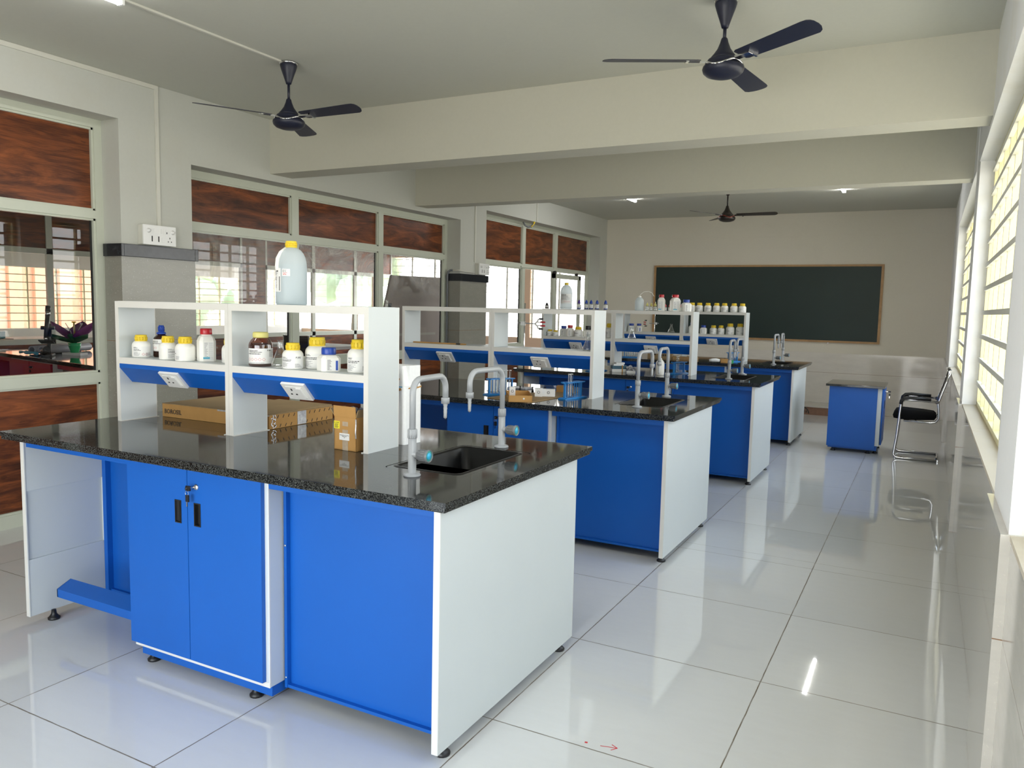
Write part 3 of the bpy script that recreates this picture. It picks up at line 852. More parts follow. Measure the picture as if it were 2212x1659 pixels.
def round_bottle(label, d, h, cap='yellow', body='hdpe', detail=1, txt=None, seed=1, turn=0.0, hazard=0, group=None, cream=False):
    g = thing('reagent_bottle', label, 'bottle', group=group)
    r = d/2; ch = h*.26; neck = r*.60; z = h-ch
    m = MB().use(body, True)
    m.lathe([(0,0),(r*.92,0),(r,.004),(r, z*.72),(r*.97,z*.80),(r*.88,z*.89),(r*.74,z*.955),(neck*1.02,z*.985),(neck,z),(neck,z+.004)], (0,0,0), 32); m.build('body', g)
    cap_ribbed(cap, neck*1.07, z, ch, g)
    rnd = random.Random(seed)
    if detail:
        lab = MB().use('label'); wrap(lab, r, z*.06, z*.66, -1.3+turn, 1.1+turn, 16); lo = lab.build('paper_label', g)
        pr = MB().use('ink'); lines(pr, r+.0003, z*.55, z*.64, -1.2+turn, -.5+turn, 2, rnd)
        lines(pr, r+.0003, z*.40, z*.52, -1.2+turn, .3+turn, 2, rnd)
        pr.use('greyp'); lines(pr, r+.0003, z*.10, z*.36, -1.2+turn, -.35+turn, 8, rnd); lines(pr, r+.0003, z*.10, z*.30, .2+turn, 1.0+turn, 6, rnd)
        if hazard: pr.use('inkr'); diamonds(pr, r, z*.2, .007, -.1+turn, hazard)
        pr.build('printed_text', lo)
        if txt:
            text_mesh('printed_word', txt, .011, 'ink', lo, Matrix.Rotation(.25+turn, 4, 'Z') @ T((0,0,z*.56)), bend=r+.0006)
    return g
def square_jar(label, d, h, cap, detail=1, seed=1, rz=0.0, group=None, capf=.2):
    """chamfered square bottle (milky plastic)"""
    g = thing('chemical_jar', label, 'jar', group=group)
    a = d/2; ch = h*capf*.75; z = h-ch; c = a*.35
    def oct_(k, zz): 
        A = a*k; Cc = c*k
        return [(A,-A+Cc,zz),(A,A-Cc,zz),(A-Cc,A,zz),(-A+Cc,A,zz),(-A,A-Cc,zz),(-A,-A+Cc,zz),(-A+Cc,-A,zz),(A-Cc,-A,zz)]
    m = MB().use('hdpe')
    R = [[m.bm.verts.new(p) for p in oct_(k, zz)] for k, zz in ((.95,0),(1,.004),(1,z*.74),(.80,z*.88),(.66,z*.93))]
    m._f(R[0][::-1])
    for A, Bq in zip(R, R[1:]):
        for i in range(8): m._f([A[i], A[(i+1)%8], Bq[(i+1)%8], Bq[i]])
    m._f(R[-1]); m.lathe([(a*.60, z*.92),(a*.60, z)], (0,0,0), 20)
    m.build('body', g)
    m = MB().use(cap, True); m.lathe([(a*.62,z-.004),(a*.70,z-.004),(a*.72,z),(a*.72,z+ch*.8),(a*.67,z+ch),(0,z+ch)], (0,0,0), 24); m.build('cap', g)
    if detail:
        lo = MB().use('label'); y = -a-.0004
        lo.box(-a+c+.002, a-c-.002, y-.0003, y, z*.06, z*.70); lo = lo.build('paper_label', g)
        pr = MB().use('greyp'); rnd = random.Random(seed); y2 = y-.0005
        for k in range(14):
            zz = z*.66-k*z*.043; pr.box(-a+c+.006, -a+c+.006+(2*a-2*c-.014)*rnd.uniform(.4,1)*.5, y2-.0002, y2, zz, zz+.0018)
            if detail == 2: pr.box(.002, a-c-.004, y2-.0002, y2, zz, zz+.0009)
        if detail == 2: pr.use('inkb'); pr.box(-a+c, a*.15, y2-.0004, y2, z*.10, z*.17)
        if detail == 3: pr.use('navy'); pr.box(a*.35, a*.58, y2-.0004, y2, z*.08, z*.62)
        pr.build('printed_text', lo)
    g.rotation_euler = (0,0,rz); return g
def amber_bottle(label, d, h, cap, seed, wide=True):
    g = thing('amber_bottle', label, 'bottle'); r = d/2
    if wide:
        z = h-.022
        m = MB().use('amber', True); m.lathe([(0,.001),(r*.92,.001),(r,.006),(r,z*.72),(r*.95,z*.80),(r*.80,z*.90),(r*.62,z*.965),(r*.58,z)], (0,0,0), 32); m.build('body', g)
        m = MB().use('liquid', True); m.lathe([(0,.004),(r*.93,.004),(r*.965,.01),(r*.965,z*.70),(r*.9,z*.78),(0,z*.79)], (0,0,0), 28); m.build('contents', g)
        m = MB().use(cap, True); m.lathe([(r*.55,z-.003),(r*.64,z-.003),(r*.66,z+.002),(r*.66,z+.016),(r*.60,z+.022),(0,z+.022)], (0,0,0), 24); m.build('cap', g)
        l0, l1 = z*.10, z*.62
    else:
        z = h*.72
        m = MB().use('dliquid', True); m.lathe([(0,0),(r*.92,0),(r,.005),(r,z*.74),(r*.9,z*.85),(r*.6,z*.95),(r*.40,z),(r*.36,z+.006)], (0,0,0), 32); m.build('body', g)
        m = MB().use(cap, True); m.lathe([(r*.50,z),(r*.56,z),(r*.58,z+.004),(r*.56,z+.008),(r*.36,z+.012),(r*.34,h-.010),(r*.30,h),(0,h)], (0,0,0), 24)
        for k in range(10): a = k*PI/5; m.obox((r*.36*math.cos(a), r*.36*math.sin(a), z+.026), .003, .003, .02, (0,0,a))
        m.build('cap', g); l0, l1 = z*.26, z*.78
    lab = MB().use('label'); wrap(lab, r, l0, l1, -1.35, 1.6, 18); lo = lab.build('paper_label', g)
    rnd = random.Random(seed); pr = MB().use('ink'); H = l1-l0
    lines(pr, r+.0003, l0+H*.72, l0+H*.9, -1.1, .4, 2, rnd); lines(pr, r+.0003, l0+H*.60, l0+H*.70, -1.25, .6, 1, rnd)
    pr.use('greyp'); lines(pr, r+.0003, l0+H*.45, l0+H*.92, .75, 1.5, 8, rnd); lines(pr, r+.0003, l0+H*.02, l0+H*.10, -1.2, .5, 1, rnd)
    pr.use('inkr'); diamonds(pr, r, l0+H*.28, .0075 if wide else .006, -1.1 if wide else -.9, 5 if wide else 2)
    pr.build('printed_text', lo)
    if wide: text_mesh('printed_word', 'PURE', .009, 'ink', lo, Matrix.Rotation(.55, 4, 'Z') @ T((0,0,l0+H*.83)), bend=r+.0006)
    return g
def flask(label, d, h, stopper=False):
    g = thing('conical_flask', label, 'flask', group='clear conical flasks'); r = d/2
    m = MB().use('cglass', True)
    m.lathe([(0,.0015),(r*.88,.0015),(r,.008),(r*.98,.016),(r*.34,h*.68),(r*.32,h*.72),(r*.32,h*.95),(r*.40,h)], (0,0,0), 28); m.build('body', g)
    m = MB().use('label', True)
    for k in range(3): wrap(m, r*(.80-.17*k), h*(.18+.15*k), h*(.185+.15*k), -.2, .25, 4)
    m.build('graduation_marks', g)
    return g
def dropper(label, d, h, cap, body='cglass', group=None, fill='navy'):
    g = thing('dropper_bottle', label, 'dropper bottle', group=group); r = d/2; z = h*.62
    m = MB().use(body, True); m.lathe([(0,0),(r*.95,0),(r,.003),(r,z*.85),(r*.6,z*.97),(r*.5,z)], (0,0,0), 18); m.build('body', g)
    m = MB().use('label'); wrap(m, r, z*.30, z*.78, -1.2, 1.2, 10); m.use('greyp'); wrap(m, r+.0003, z*.42, z*.46, -.8, .6, 6); wrap(m, r+.0003, z*.56, z*.60, -.8, .9, 6); m.build('paper_label', g)
    m = MB().use(cap, True); m.lathe([(r*.55,z-.002),(r*.66,z-.002),(r*.70,z+.006),(r*.60,z+(h-z)*.5),(r*.28,h-.006),(r*.15,h),(0,h)], (0,0,0), 18); m.build('cap', g)
    m = MB().use(fill, True); m.lathe([(0,.002),(r*.9,.002),(r*.9,z*.32),(0,z*.32)], (0,0,0), 14); m.build('contents', g)
    return g
def place(o, x, y, z, rz=None):
    o.location = (x, y, z)
    if rz is not None: o.rotation_euler = (0,0,rz)
    return o
Z1 = .9005+.314+.0004; Z2 = .9005+.586+.0004
YC = 'yellow-capped white bottles on the shelf of the front rack'
CAMA = lambda x, y: math.atan2(x-1.318, -(y+2.029)) * 1.0     # turn labels toward the aisle side
def face(x, y, off=0.0): return math.atan2(1.318-x, y+2.029) + off
# front rack, left bay
place(round_bottle('white yellow-capped bottle left of the dark amber bottle with blue cap', .084, .109, seed=1, hazard=2, turn=.3, group=YC), -2.081, .505, Z1, face(-2.08, .5))
place(amber_bottle('dark amber glass bottle with tall blue cap', .078, .156, 'bluecap', 3, wide=False), -2.035, .585, Z1, face(-2.03, .57, -.2))
place(round_bottle('creamy white bottle with yellow cap, right beside the dark amber bottle with tall blue cap', .082, .111, seed=4, turn=1.2, group=YC), -1.868, .49, Z1, face(-1.86, .49))
place(round_bottle('white yellow-capped bottle left of the tall jar with red cap', .090, .113, seed=5, turn=-1.3, group=YC), -1.738, .481, Z1, face(-1.72, .48))
place(square_jar('tall white square jar with red cap and blue stripe on the front rack', .074, .153, 'redcap', 2, 6, face(-1.65, .53, .25)), -1.655, .53, Z1)
place(round_bottle('white bottle with yellow cap half hidden behind the middle post of the front rack', .066, .114, seed=7, turn=-2, group=YC), -1.505, .53, Z1, face(-1.5, .52))
# front rack, right bay
place(amber_bottle('wide amber glass bottle with pale yellow cap and hazard label', .102, .150, 'palcap', 8), -1.283, .505, Z1, face(-1.28, .5))
place(flask('clear glass conical flask beside the wide amber bottle', .082, .118), -1.172, .512, Z1, .3)
place(round_bottle('white yellow-capped bottle just right of the glass flask on the front rack', .088, .111, txt='PURE', seed=9, group=YC), -1.080, .49, Z1, face(-1.1, .5))
place(round_bottle('tallest white bottle with yellow cap, left of the blue-capped white jar', .102, .135, txt='PURE', seed=10, group=YC), -1.020, .575, Z1, face(-1.03, .55))
place(square_jar('white chamfered jar with dark blue cap and blue label stripe, front rack', .084, .099, 'bluecap', 3, 11, face(-.88, .5, .35), capf=.34), -.890, .500, Z1)
place(round_bottle('white bottle with yellow cap, rightmost on the front rack', .094, .136, txt=None, seed=12, turn=.1, group=YC), -.755, .53, Z1, face(-.76, .53))
# big jug on top
g = thing('plastic_jug', 'large translucent jug with yellow cap on top of the front rack', 'jug', (-1.138, .545, Z2), face(-1.138, .545))
m = MB().use('jug', True); r = .066
prof = [(0,0),(r*.95,0),(r,.006),(r,.150),(r*.985,.175),(r*.93,.198),(r*.80,.220),(r*.60,.236),(r*.36,.244),(r*.32,.246),(r*.32,.254)]
m.lathe(prof, (0,0,0), 36); m.build('body', g)
m = MB().use('liq', True); m.lathe([(0,.003),(r*.95,.004),(r*.97,.01),(r*.97,.172),(0,.172)], (0,0,0), 32); m.build('liquid', g)
m = MB().use('hdpe', True)
m.tube([(-.022, -.012, .240), (-.043, -.028, .222), (-.056, -.034, .196), (-.059, -.036, .165), (-.058, -.036, .145)], .0085, 10); m.build('handle', g)
cap_ribbed('yellow', .0235, .249, .024, g, ribs=18)
m = MB().use('label'); wrap(m, r, .055, .155, -1.45, -.72, 8); lo = m.build('paper_label', g)
m = MB().use('greyp'); rnd = random.Random(4); lines(m, r+.0004, .125, .150, -1.38, -1.0, 4, rnd); lines(m, r+.0004, .07, .12, -1.38, -1.08, 9, rnd); m.use('ink'); wrap(m, r+.0004, .06, .12, -.86, -.80, 2); wrap(m, r+.0004, .140, .150, -1.15, -.98, 2); m.build('printed_text', lo)
m = MB().use('label'); wrap(m, r, .122, .152, -.62, -.08, 6); lo = m.build('sticker', g)
m = MB().use('inkr'); lines(m, r+.0004, .126, .137, -.55, -.15, 3, rnd); m.use('greyp'); lines(m, r+.0004, .138, .149, -.58, -.12, 3, rnd); m.build('printed_text', lo)
# small glass stopper item at the right end of the top
g = thing('glass_stopper', 'tiny glass and black stopper on the right end of the front rack top', 'stopper', (-.665, .60, Z2))
m = MB().use('cglass', True); m.lathe([(0,0),(.008,0),(.008,.012),(.005,.016),(.006,.028),(0,.028)], (0,0,0), 14); m.build('glass_part', g)
m = MB().use('black', True); m.lathe([(0,0),(.007,0),(.007,.016),(0,.016)], (.014,0,0), 12); m.build('rubber_part', g)

# racks behind -----------------------------------------------------------
dz1, dz2 = Z1, Z2
R3 = 'bottles on the shelf of the third rack'; 
place(round_bottle('small yellow-capped bottle, leftmost on the shelf of the third rack', .062, .062, seed=21, group=R3), -2.078, 5.19, dz1, face(-2.1,5.2))
place(round_bottle('small yellow-capped bottle, second from left on the shelf of the third rack', .062, .058, seed=22, group=R3), -2.008, 5.17, dz1, face(-2,5.2))
place(square_jar('white jar with navy cap on the shelf of the third rack', .078, .102, 'bluecap', 1, 23, .3, capf=.3), -1.948, 5.240, dz1)
place(square_jar('white jar with bright red cap on the shelf of the third rack', .074, .113, 'redcap', 1, 24, .5, capf=.28), -1.857, 5.19, dz1)
place(round_bottle('yellow-capped white bottle right of the red-capped jar, third rack', .092, .099, seed=25, group=R3), -1.758, 5.170, dz1, face(-1.77,5.2))
place(square_jar('grey jar with slanted black cap on the shelf of the third rack', .074, .110, 'black', 1, 26, .6, capf=.42), -1.672, 5.215, dz1)
place(round_bottle('white capped bottle left of the middle post of the third rack', .066, .100, cap='hdpe', seed=27, group=R3), -1.588, 5.25, dz1, face(-1.6,5.2))
place(round_bottle('tall white bottle with yellow cap right behind the second rack end panel', .090, .141, seed=28, group=R3), -1.440, 5.2, dz1, face(-1.4,5.2))
place(flask('clear conical flask standing left on the shelf of the third rack, right bay', .078, .112), -1.206, 5.19, dz1)
place(flask('clear conical flask at the right end of the second rack shelf', .072, .112), -.700, 2.86, dz1)
place(flask('small clear conical flask beside the middle post on the last rack', .084, .109), -1.544, 7.63, dz1)
place(dropper('small black dropper bottle on top of the third rack, left of the jug', .040, .063, 'black', 'dliquid', fill='black'), -2.126, 5.2, dz2)
g = thing('plastic_jug', 'translucent gallon jug with printed label on top of the third rack', 'jug', (-1.919, 5.212, dz2), face(-1.92, 5.2))
m = MB().use('jug', True); r = .060
m.lathe([(0,0),(r*.95,0),(r,.006),(r,.150),(r*.97,.18),(r*.86,.205),(r*.62,.226),(r*.36,.238),(r*.28,.242),(r*.28,.248)], (0,0,0), 28); m.build('body', g)
m = MB().use('yellow', True); m.lathe([(.019,.240),(.020,.242),(.020,.262),(0,.262)], (0,0,0), 18); m.build('cap', g)
m = MB().use('label'); wrap(m, r, .055, .150, -1.0, 1.0, 12); lo = m.build('paper_label', g)
m = MB().use('ink'); lines(m, r+.0004, .125, .148, -.9, .6, 3, random.Random(3)); m.use('greyp'); lines(m, r+.0004, .09, .12, -.9, .7, 5, random.Random(5)); m.use('inkr'); diamonds(m, r, .075, .008, -.3, 4); m.build('printed_text', lo)
DR = 'blue-tipped dropper bottles on top of the third rack'
for k, x in enumerate((-1.777, -1.698, -1.648, -1.585, -1.495)):
    place(dropper(['dropper bottle with violet tip, nearest the gallon jug', 'dropper bottle with blue tip, second in the row after the gallon jug', 'dropper bottle with blue tip, middle of the row of five', 'dropper bottle with blue tip, fourth of the row of five', 'dropper bottle with blue tip, standing alone at the right of its row'][k], .044, .094, 'purple' if k == 0 else 'bluecap', group=DR), x, 5.21, dz2, face(x, 5.21))
def wash_bottle(label, x, y, z, d, h, bent, opaque=False):
    g = thing('wash_bottle', label, 'wash bottle', (x, y, z)); r = d/2
    m = MB().use('hdpe' if opaque else 'jug', True); m.lathe([(0,0),(r*.95,0),(r,.005),(r,h*.62),(r*.9,h*.74),(r*.55,h*.86),(r*.32,h*.90),(r*.32,h*.93)], (0,0,0), 24); m.build('body', g)
    m = MB().use('hdpe', True); m.lathe([(r*.30,h*.88),(r*.38,h*.88),(r*.38,h*.96),(r*.12,h),(0,h)], (0,0,0), 18); m.build('cap', g)
    if bent:
        m = MB().use('hdpe', True); pts = [(0,0,h*.98),(.012,0,h*1.12),(.04,0,h*1.27),(.08,0,h*1.30),(.115,0,h*1.2),(.135,0,h*.98)]
        m.tube(pts, .0022, 8); m.build('nozzle_tube', g)
    else:
        m = MB().use('label'); 
        for k in range(6): wrap(m, r, h*(.15+.08*k), h*(.16+.08*k), -.3, .3, 4)
        m.build('graduation_marks', g)
    g.rotation_euler = (0,0,.4)
    return g
wash_bottle('translucent wash bottle with long curved spout on top of the third rack', -1.146, 5.2, dz2, .084, .142, True)
wash_bottle('white plastic bottle behind the sink taps on the third worktop', -.852, 4.985, .9005, .081, .160, False, True)
PD = 'pale yellow tipped dropper bottles on top of the third rack'
for k, x in enumerate((-1.082, -1.042, -1.003)):
    place(dropper(['pale yellow tipped dropper, nearest the wash bottle', 'pale yellow tipped dropper, middle one of three', 'pale yellow tipped dropper, next to the red-capped jars'][k], .034, .078, 'palcap', group=PD, fill='label'), x, 5.245, dz2)
place(square_jar('narrow white square jar with red cap, left one on top of the third rack', .068, .155, 'redcap', 2, 31, .15), -.930, 5.2, dz2)
place(square_jar('wide white square jar with red cap, right one on top of the third rack', .088, .156, 'redcap', 2, 32, .55), -.800, 5.212, dz2)
place(square_jar('white jar with blue cap at the right end of the third rack top', .082, .112, 'bluecap', 1, 33, .6, capf=.28), -.690, 5.2, dz2)
PK = 'pink-tipped dropper bottles on top of the last rack'
for k, x in enumerate((-1.645, -1.590, -1.445)):
    place(dropper(['pink-tipped dropper, left one behind the red-capped jars', 'pink-tipped dropper, middle one behind the red-capped jars', 'pink-tipped dropper, right one behind the red-capped jars'][k], .040, .084, 'pinkcap', group=PK, fill='label'), x, 7.68, dz2)
Y4 = 'row of yellow-capped white bottles on top of the last rack'
proto = None
nm = ['first, partly behind the blue-capped jar', 'second from the left', 'third from the left', 'fourth, in the middle', 'fifth from the left', 'sixth, second from the right end', 'rightmost, at the rack end']
for k, x in enumerate((-1.290, -1.199, -1.095, -.989, -.893, -.779, -.680)):
    lb = 'yellow-capped bottle on top of the last rack, ' + nm[k]
    if proto is None: proto = round_bottle(lb, .088, .108, seed=41, group=Y4); o = proto
    else: o = dup(proto, label=lb)
    place(o, x, 7.63, dz2, face(x, 7.63, .3*((k*7) % 5 - 2)))
R4 = 'bottles on the shelf of the last rack'
place(square_jar('white jar with navy cap, leftmost on the last rack shelf', .084, .100, 'bluecap', 1, 42, .4, R4, capf=.3), -2.07, 7.63, dz1)
place(square_jar('white jar with navy cap next to the clamp rod on the last rack', .080, .102, 'bluecap', 3, 43, .2, R4, capf=.3), -1.969, 7.63, dz1)
place(square_jar('large white jar with blue cap, half hidden by the third rack end panel', 0.112, .134, 'bluecap', 1, 44, .2, R4, capf=.26), -1.272, 7.66, dz1)
place(square_jar('jar with glossy blue cap left of the yellow-capped bottles, last rack shelf', .080, .106, 'bluecap', 1, 45, .1, R4, capf=.3), -1.138, 7.63, dz1)
for k, (x, d, h) in enumerate(((-1.016,.086,.108),(-.923,.084,.110),(-.813,.100,.136),(-.695,.098,.138))):
    place(round_bottle(['smaller yellow-capped bottle, left of the pair on the last shelf', 'smaller yellow-capped bottle, right of the pair on the last shelf', 'larger yellow-capped bottle, left of the big pair on the last shelf', 'larger yellow-capped bottle at the right end of the last shelf'][k], d, h, seed=50+k, group=R4), x, 7.63, dz1, face(x, 7.63))

# ================================================================== THINGS ON THE WORKTOPS
ZT = .9011
# flat carton behind the front rack
g = thing('flat_carton', 'flat brown carton reading BOROSIL, behind the front rack', 'carton', (-1.75, .873, ZT))
m = B('card'); m.box(-.38, .37, -.218, .218, 0, .066); m.build('carton_body', g, bevel=.002)
m = B('cardt'); m.box(-.381, .371, -.219, .219, .0665, .069)
m.prism([(-.216,.0695),(.217,.0695),(.217,.076),(.0,.074)], .0, .365, 'x'); m.build('lid', g)
m = B('foil'); m.box(.3705, .3725, -.04, .02, .002, .067); m.box(.02, .365, -.2195, -.2185, .060, .067)
for k in range(14):
    m.obox((.3725, -.20+.012*math.sin(k*1.7), .006+.0045*k), .002, .012+.006*math.sin(k*2.3), .004, (k*.7,0,0))
m.build('torn_tape', g)
m = B('stick')
for k in range(11): 
    if abs(k-4.5) < 1: continue
    m.obox((.3715, -.17+k*.036, .055), .0012, .003, .016, (-.5,0,0)); m.obox((.3715, -.19+k*.036, .012), .0012, .003, .016, (-.5,0,0))
m.build('staples', g)
text_mesh('printed_word', 'BOROSIL', .034, 'ink', g, T((-.362, -.2205, .018)) @ RX90 @ Matrix.Scale(.93, 4, (1,0,0)))
# upright small carton
g = thing('small_carton', 'open upright brown carton with yellow sticker, under the front rack', 'carton', (-.752, .487, ZT), -.05)
m = B('card'); w2, d2, hh = .059, .045, .140
m.box(-w2, w2, -d2, -d2+.003, 0, hh); m.box(-w2, w2, d2-.003, d2, 0, hh); m.box(-w2, -w2+.003, -d2, d2, 0, hh); m.box(w2-.003, w2, -d2, d2, 0, hh); m.box(-w2, w2, -d2, d2, 0, .003)
m.build('carton_body', g)
m = B('card'); m.obox((0, -d2-.002, hh+.020), 2*w2, .003, .044, (.08,0,0)); m.build('flap', g)
m = B('cardt'); m.obox((-w2-.011, 0, hh+.014), .003, 2*d2, .036, (0,-.7,0)); m.build('flap', g)
m = B('cardt'); m.obox((w2+.005, 0, hh+.014), .003, 2*d2, .034, (0,.35,0)); m.build('flap', g)
m = MB().use('foil'); rnd = random.Random(2)
for k in range(26):
    a = rnd.uniform(-.03,.045); m.obox((a, rnd.uniform(-.03,.03), hh-.01+rnd.uniform(0,.04)), rnd.uniform(.01,.03), rnd.uniform(.01,.03), .0015, (rnd.uniform(-1.5,1.5), rnd.uniform(-1.5,1.5), rnd.uniform(0,3)))
m.tube([(w2-.005,-.04,hh),(w2+.004,-.05,hh-.03),(w2+.002,-.05,hh-.06),(w2+.006,-.052,hh-.085)], .003, 6); m.build('plastic_wrap', g)
m = B('yl'); m.box(-w2-.001, -w2+.030, -d2-.0008, -d2-.0002, .087, .118); st = m.build('yellow_sticker', g)
text_mesh('printed_text', 'A-2240', .0085, 'ink', st, T((-w2+.001, -d2-.001, .109)) @ RX90)
m = B('ink')
for k in range(4): m.box(-w2+.003, -w2+.024-.003*(k%2), -d2-.0011, -d2-.0009, .104-k*.0045, .106-k*.0045)
m.build('printed_lines', st)
m = B('tape'); m.box(-.014, .016, -d2-.0006, -d2-.0001, 0, .085); m.box(-.014, .016, -d2-.0006, -d2-.0001, .100, .118); m.build('tape_strip', g)
m = B('label'); m.box(-.030, .024, -d2-.0012, -d2-.0007, .042, .070); lo = m.build('paper_label', g)
text_mesh('printed_text', 'Newton Law of Cooling\nSingle Vessel\n- (1)', .0048, 'ink', lo, T((-.003, -d2-.0015, .061)) @ RX90, align='CENTER')
# white foam packing block
g = thing('foam_block', 'tall white foam packing block with brown tape, right of the front rack', 'foam packaging', (-.690, .735, ZT), -.12)
m = B('foam'); m.prism([(p[0],p[1]) for p in rrect(-.075,.070,-.055,.058,.012,3)], 0, .252, 'z'); m.build('lower_part', g)
m = B('foam')
bot = rrect(-.073,.068,-.053,.056,.012,3)
R0 = [m.bm.verts.new((p[0],p[1],.2525)) for p in bot]; R1 = [m.bm.verts.new((p[0]*.86-.006,p[1]*.86,.325)) for p in bot]; R2 = [m.bm.verts.new((p[0]*.80-.006,p[1]*.80,.337)) for p in bot]
for A, Bq in ((R0,R1),(R1,R2)):
    for i in range(len(A)): m._f([A[i], A[(i+1)%len(A)], Bq[(i+1)%len(A)], Bq[i]])
m._f(R2); m.box(.040, .066, -.02, .05, .253, .338); m.build('lid', g)
m = B('card')
def tapepatch(mb, pts, y): 
    vs = [mb.bm.verts.new((p[0], y, p[1])) for p in pts]; mb._f(vs)
m.prism([(-.01,.262),(.010,.270),(.026,.288),(.045,.284),(.038,.270),(.015,.262),(-.02,.252)], -.0562, -.0555, 'y')
m.prism([(.012,.175),(.020,.215),(.030,.240),(.050,.244),(.056,.236),(.034,.228),(.026,.20),(.024,.172)], -.0562, -.0555, 'y')
m.prism([(-.03,.244),(.0,.250),(.035,.246),(.052,.25),(.054,.243),(.01,.236),(-.03,.24)], .0705, .0712, 'x')
m.build('brown_tape', g)
m = B('cyan'); m.box(.02, .060, -.0566, -.0562, .2470, .2505); m.build('blue_tape', g)

def tube_rack(label, x, y, rz, n, first=0):
    g = thing('test_tube_rack', label, 'test tube rack', (x, y, ZT), rz, 'blue test tube racks')
    m = B('rack'); L_ = .215; Wd = .062
    m.box(-L_/2, L_/2, -Wd/2, Wd/2, 0, .010); m.box(-L_/2-.014, -L_/2+.012, -Wd/2, Wd/2, 0, .006); m.box(L_/2-.012, L_/2+.014, -Wd/2, Wd/2, 0, .006)
    for sx in (-1, 1): m.box(sx*(L_/2-.018)-.004, sx*(L_/2-.018)+.004, -.008, .008, .01, .112); m.box(sx*(L_/2-.018)-.003, sx*(L_/2-.018)+.003, -Wd/2+.006, Wd/2-.006, .104, .112); m.box(sx*(L_/2-.008)-.012, sx*(L_/2-.008)+.012, -.008, .008, .104, .110)
    m.box(-L_/2+.012, L_/2-.012, -Wd/2, -Wd/2+.006, .106, .112); m.box(-L_/2+.012, L_/2-.012, Wd/2-.006, Wd/2, .106, .112); m.box(-L_/2+.012, L_/2-.012, -.003, .003, .106, .112)
    for k in range(7): xx = -L_/2+.03+k*.026; m.box(xx-.0035, xx+.0035, -Wd/2+.006, Wd/2-.006, .106, .112)
    for k in range(6): xx = -L_/2+.043+k*.026; m.box(xx-.002, xx+.002, -.003, .003, .010, .106)
    m.build('rack_frame', g)
    for k in range(n):
        xx = -L_/2+.043+(first+k)*.026
        t = thing('test_tube', 'glass tube in the ' + label.replace('blue rack of tubes ', 'rack '), 'test tube', (0,0,0), 0, 'test tubes in the ' + label)
        p = Matrix.Rotation(rz, 3, 'Z') @ Vector((xx, -.016, 0))
        t.location = (x+p.x, y+p.y, ZT+.011)
        m = MB().use('cglass', True); m.lathe([(0,0),(.005,.0015),(.0075,.007),(.0078,.150),(.009,.153)], (0,0,0), 12); o = m.build('tube', t)
        m = MB().use('label', True); m.lathe([(.0082,.1525),(.0095,.154),(.0082,.156)], (0,0,0), 12); m.build('rim', t)
    return g
tube_rack('blue rack of tubes left of the cardboard tray on the second worktop', -1.235, 2.63, 1.05, 5, 1)
tube_rack('blue rack of tubes by the right end panel of the second rack', -.745, 2.735, 1.35, 2)
tube_rack('blue rack of tubes in the left bay of the third rack', -1.475, 4.975, 1.2, 3, 3)
tube_rack('blue rack of tubes by the right end panel of the third rack', -.745, 5.235, 1.3, 2)
tube_rack('blue rack of tubes in the left bay of the last rack', -1.93, 7.28, .35, 5)
tube_rack('blue rack of tubes by the right end panel of the last rack', -.72, 7.42, 1.2, 2)

def retort(label, x, y, h, cz, rz, base=True):
    g = thing('retort_stand', label, 'retort stand', (x, y, ZT), rz, 'retort stands with burette clamps')
    m = B('pvc'); m.box(-.10, .05, -.06, .06, 0, .010); m.build('base_plate', g, bevel=.003)
    m = MB().use('chrome', True); m.cyl((0,0,.01), (0,0,h), .005, 10); m.build('rod', g)
    m = B('plas'); m.obox((-.012, 0, cz), .028, .024, .028); m.build('boss_head', g)
    m = MB().use('tap', True); m.cyl((-.055,0,cz+.004), (.09,0,cz), .004, 8); m.build('clamp_arm', g)
    m = MB().use('whitee', True)
    for s in (1,-1): m.tube([(.085,0,cz),(.105,0,cz+s*.018),(.112,0,cz+s*.036)], .006, 8); m.cyl((.105,0,cz+s*.012),(.135,0,cz+s*.012), .004, 8)
    m.build('clamp_jaw', g)
    m = MB().use('redcap', True)
    for s in (1,-1): m.cyl((.128,0,cz+s*.013),(.165,0,cz+s*.013), .006, 10)
    m.build('red_grip', g)
    m = MB().use('black', True)
    for s in (1,-1): m.cyl((.118,0,cz+s*.036),(.148,0,cz+s*.036), .007, 10)
    m.build('black_grip', g)
retort('retort stand with red and black tipped clamp behind the second rack', -1.285, 3.065, .625, .478, 0)
retort('retort stand with clamp behind the last rack', -1.815, 7.80, .70, .42, PI-.2)

# cardboard sheet, tray, boxes on the second worktop
g = thing('cardboard_sheet', 'flat torn cardboard sheet lying on the second worktop', 'cardboard', (-.99, 2.66, ZT))
m = B('cardt'); m.prism([(-.22,-.26),(.13,-.36),(.16,.05),(.12,.45),(-.02,.40),(-.15,.10)], 0, .004, 'z'); m.build('sheet', g)
g = thing('carton_tray', 'open brown carton tray with small holes, on the cardboard sheet', 'tray', (-.985, 2.42, ZT+.0045), -1.02)
m = B('card'); a, b_, hh = .15, .075, .042
m.box(-a, a, -b_, -b_+.003, 0, hh); m.box(-a, a, b_-.003, b_, 0, hh); m.box(-a, -a+.003, -b_, b_, 0, hh); m.box(a-.003, a, -b_, b_, 0, hh); m.box(-a, a, -b_, b_, 0, .003)
m.build('tray_body', g)
m = B('label'); m.lathe([(0,-.0005),(.006,-.0005),(.006,.0005),(0,.0005)], (.02, -b_-.0006, .022), 10, 'y'); m.lathe([(0,-.0005),(.006,-.0005),(.006,.0005),(0,.0005)], (a+.0006, .02, .022), 10, 'x'); m.build('hole_mark', g)
WB = 'small white cartons on the cardboard sheet'
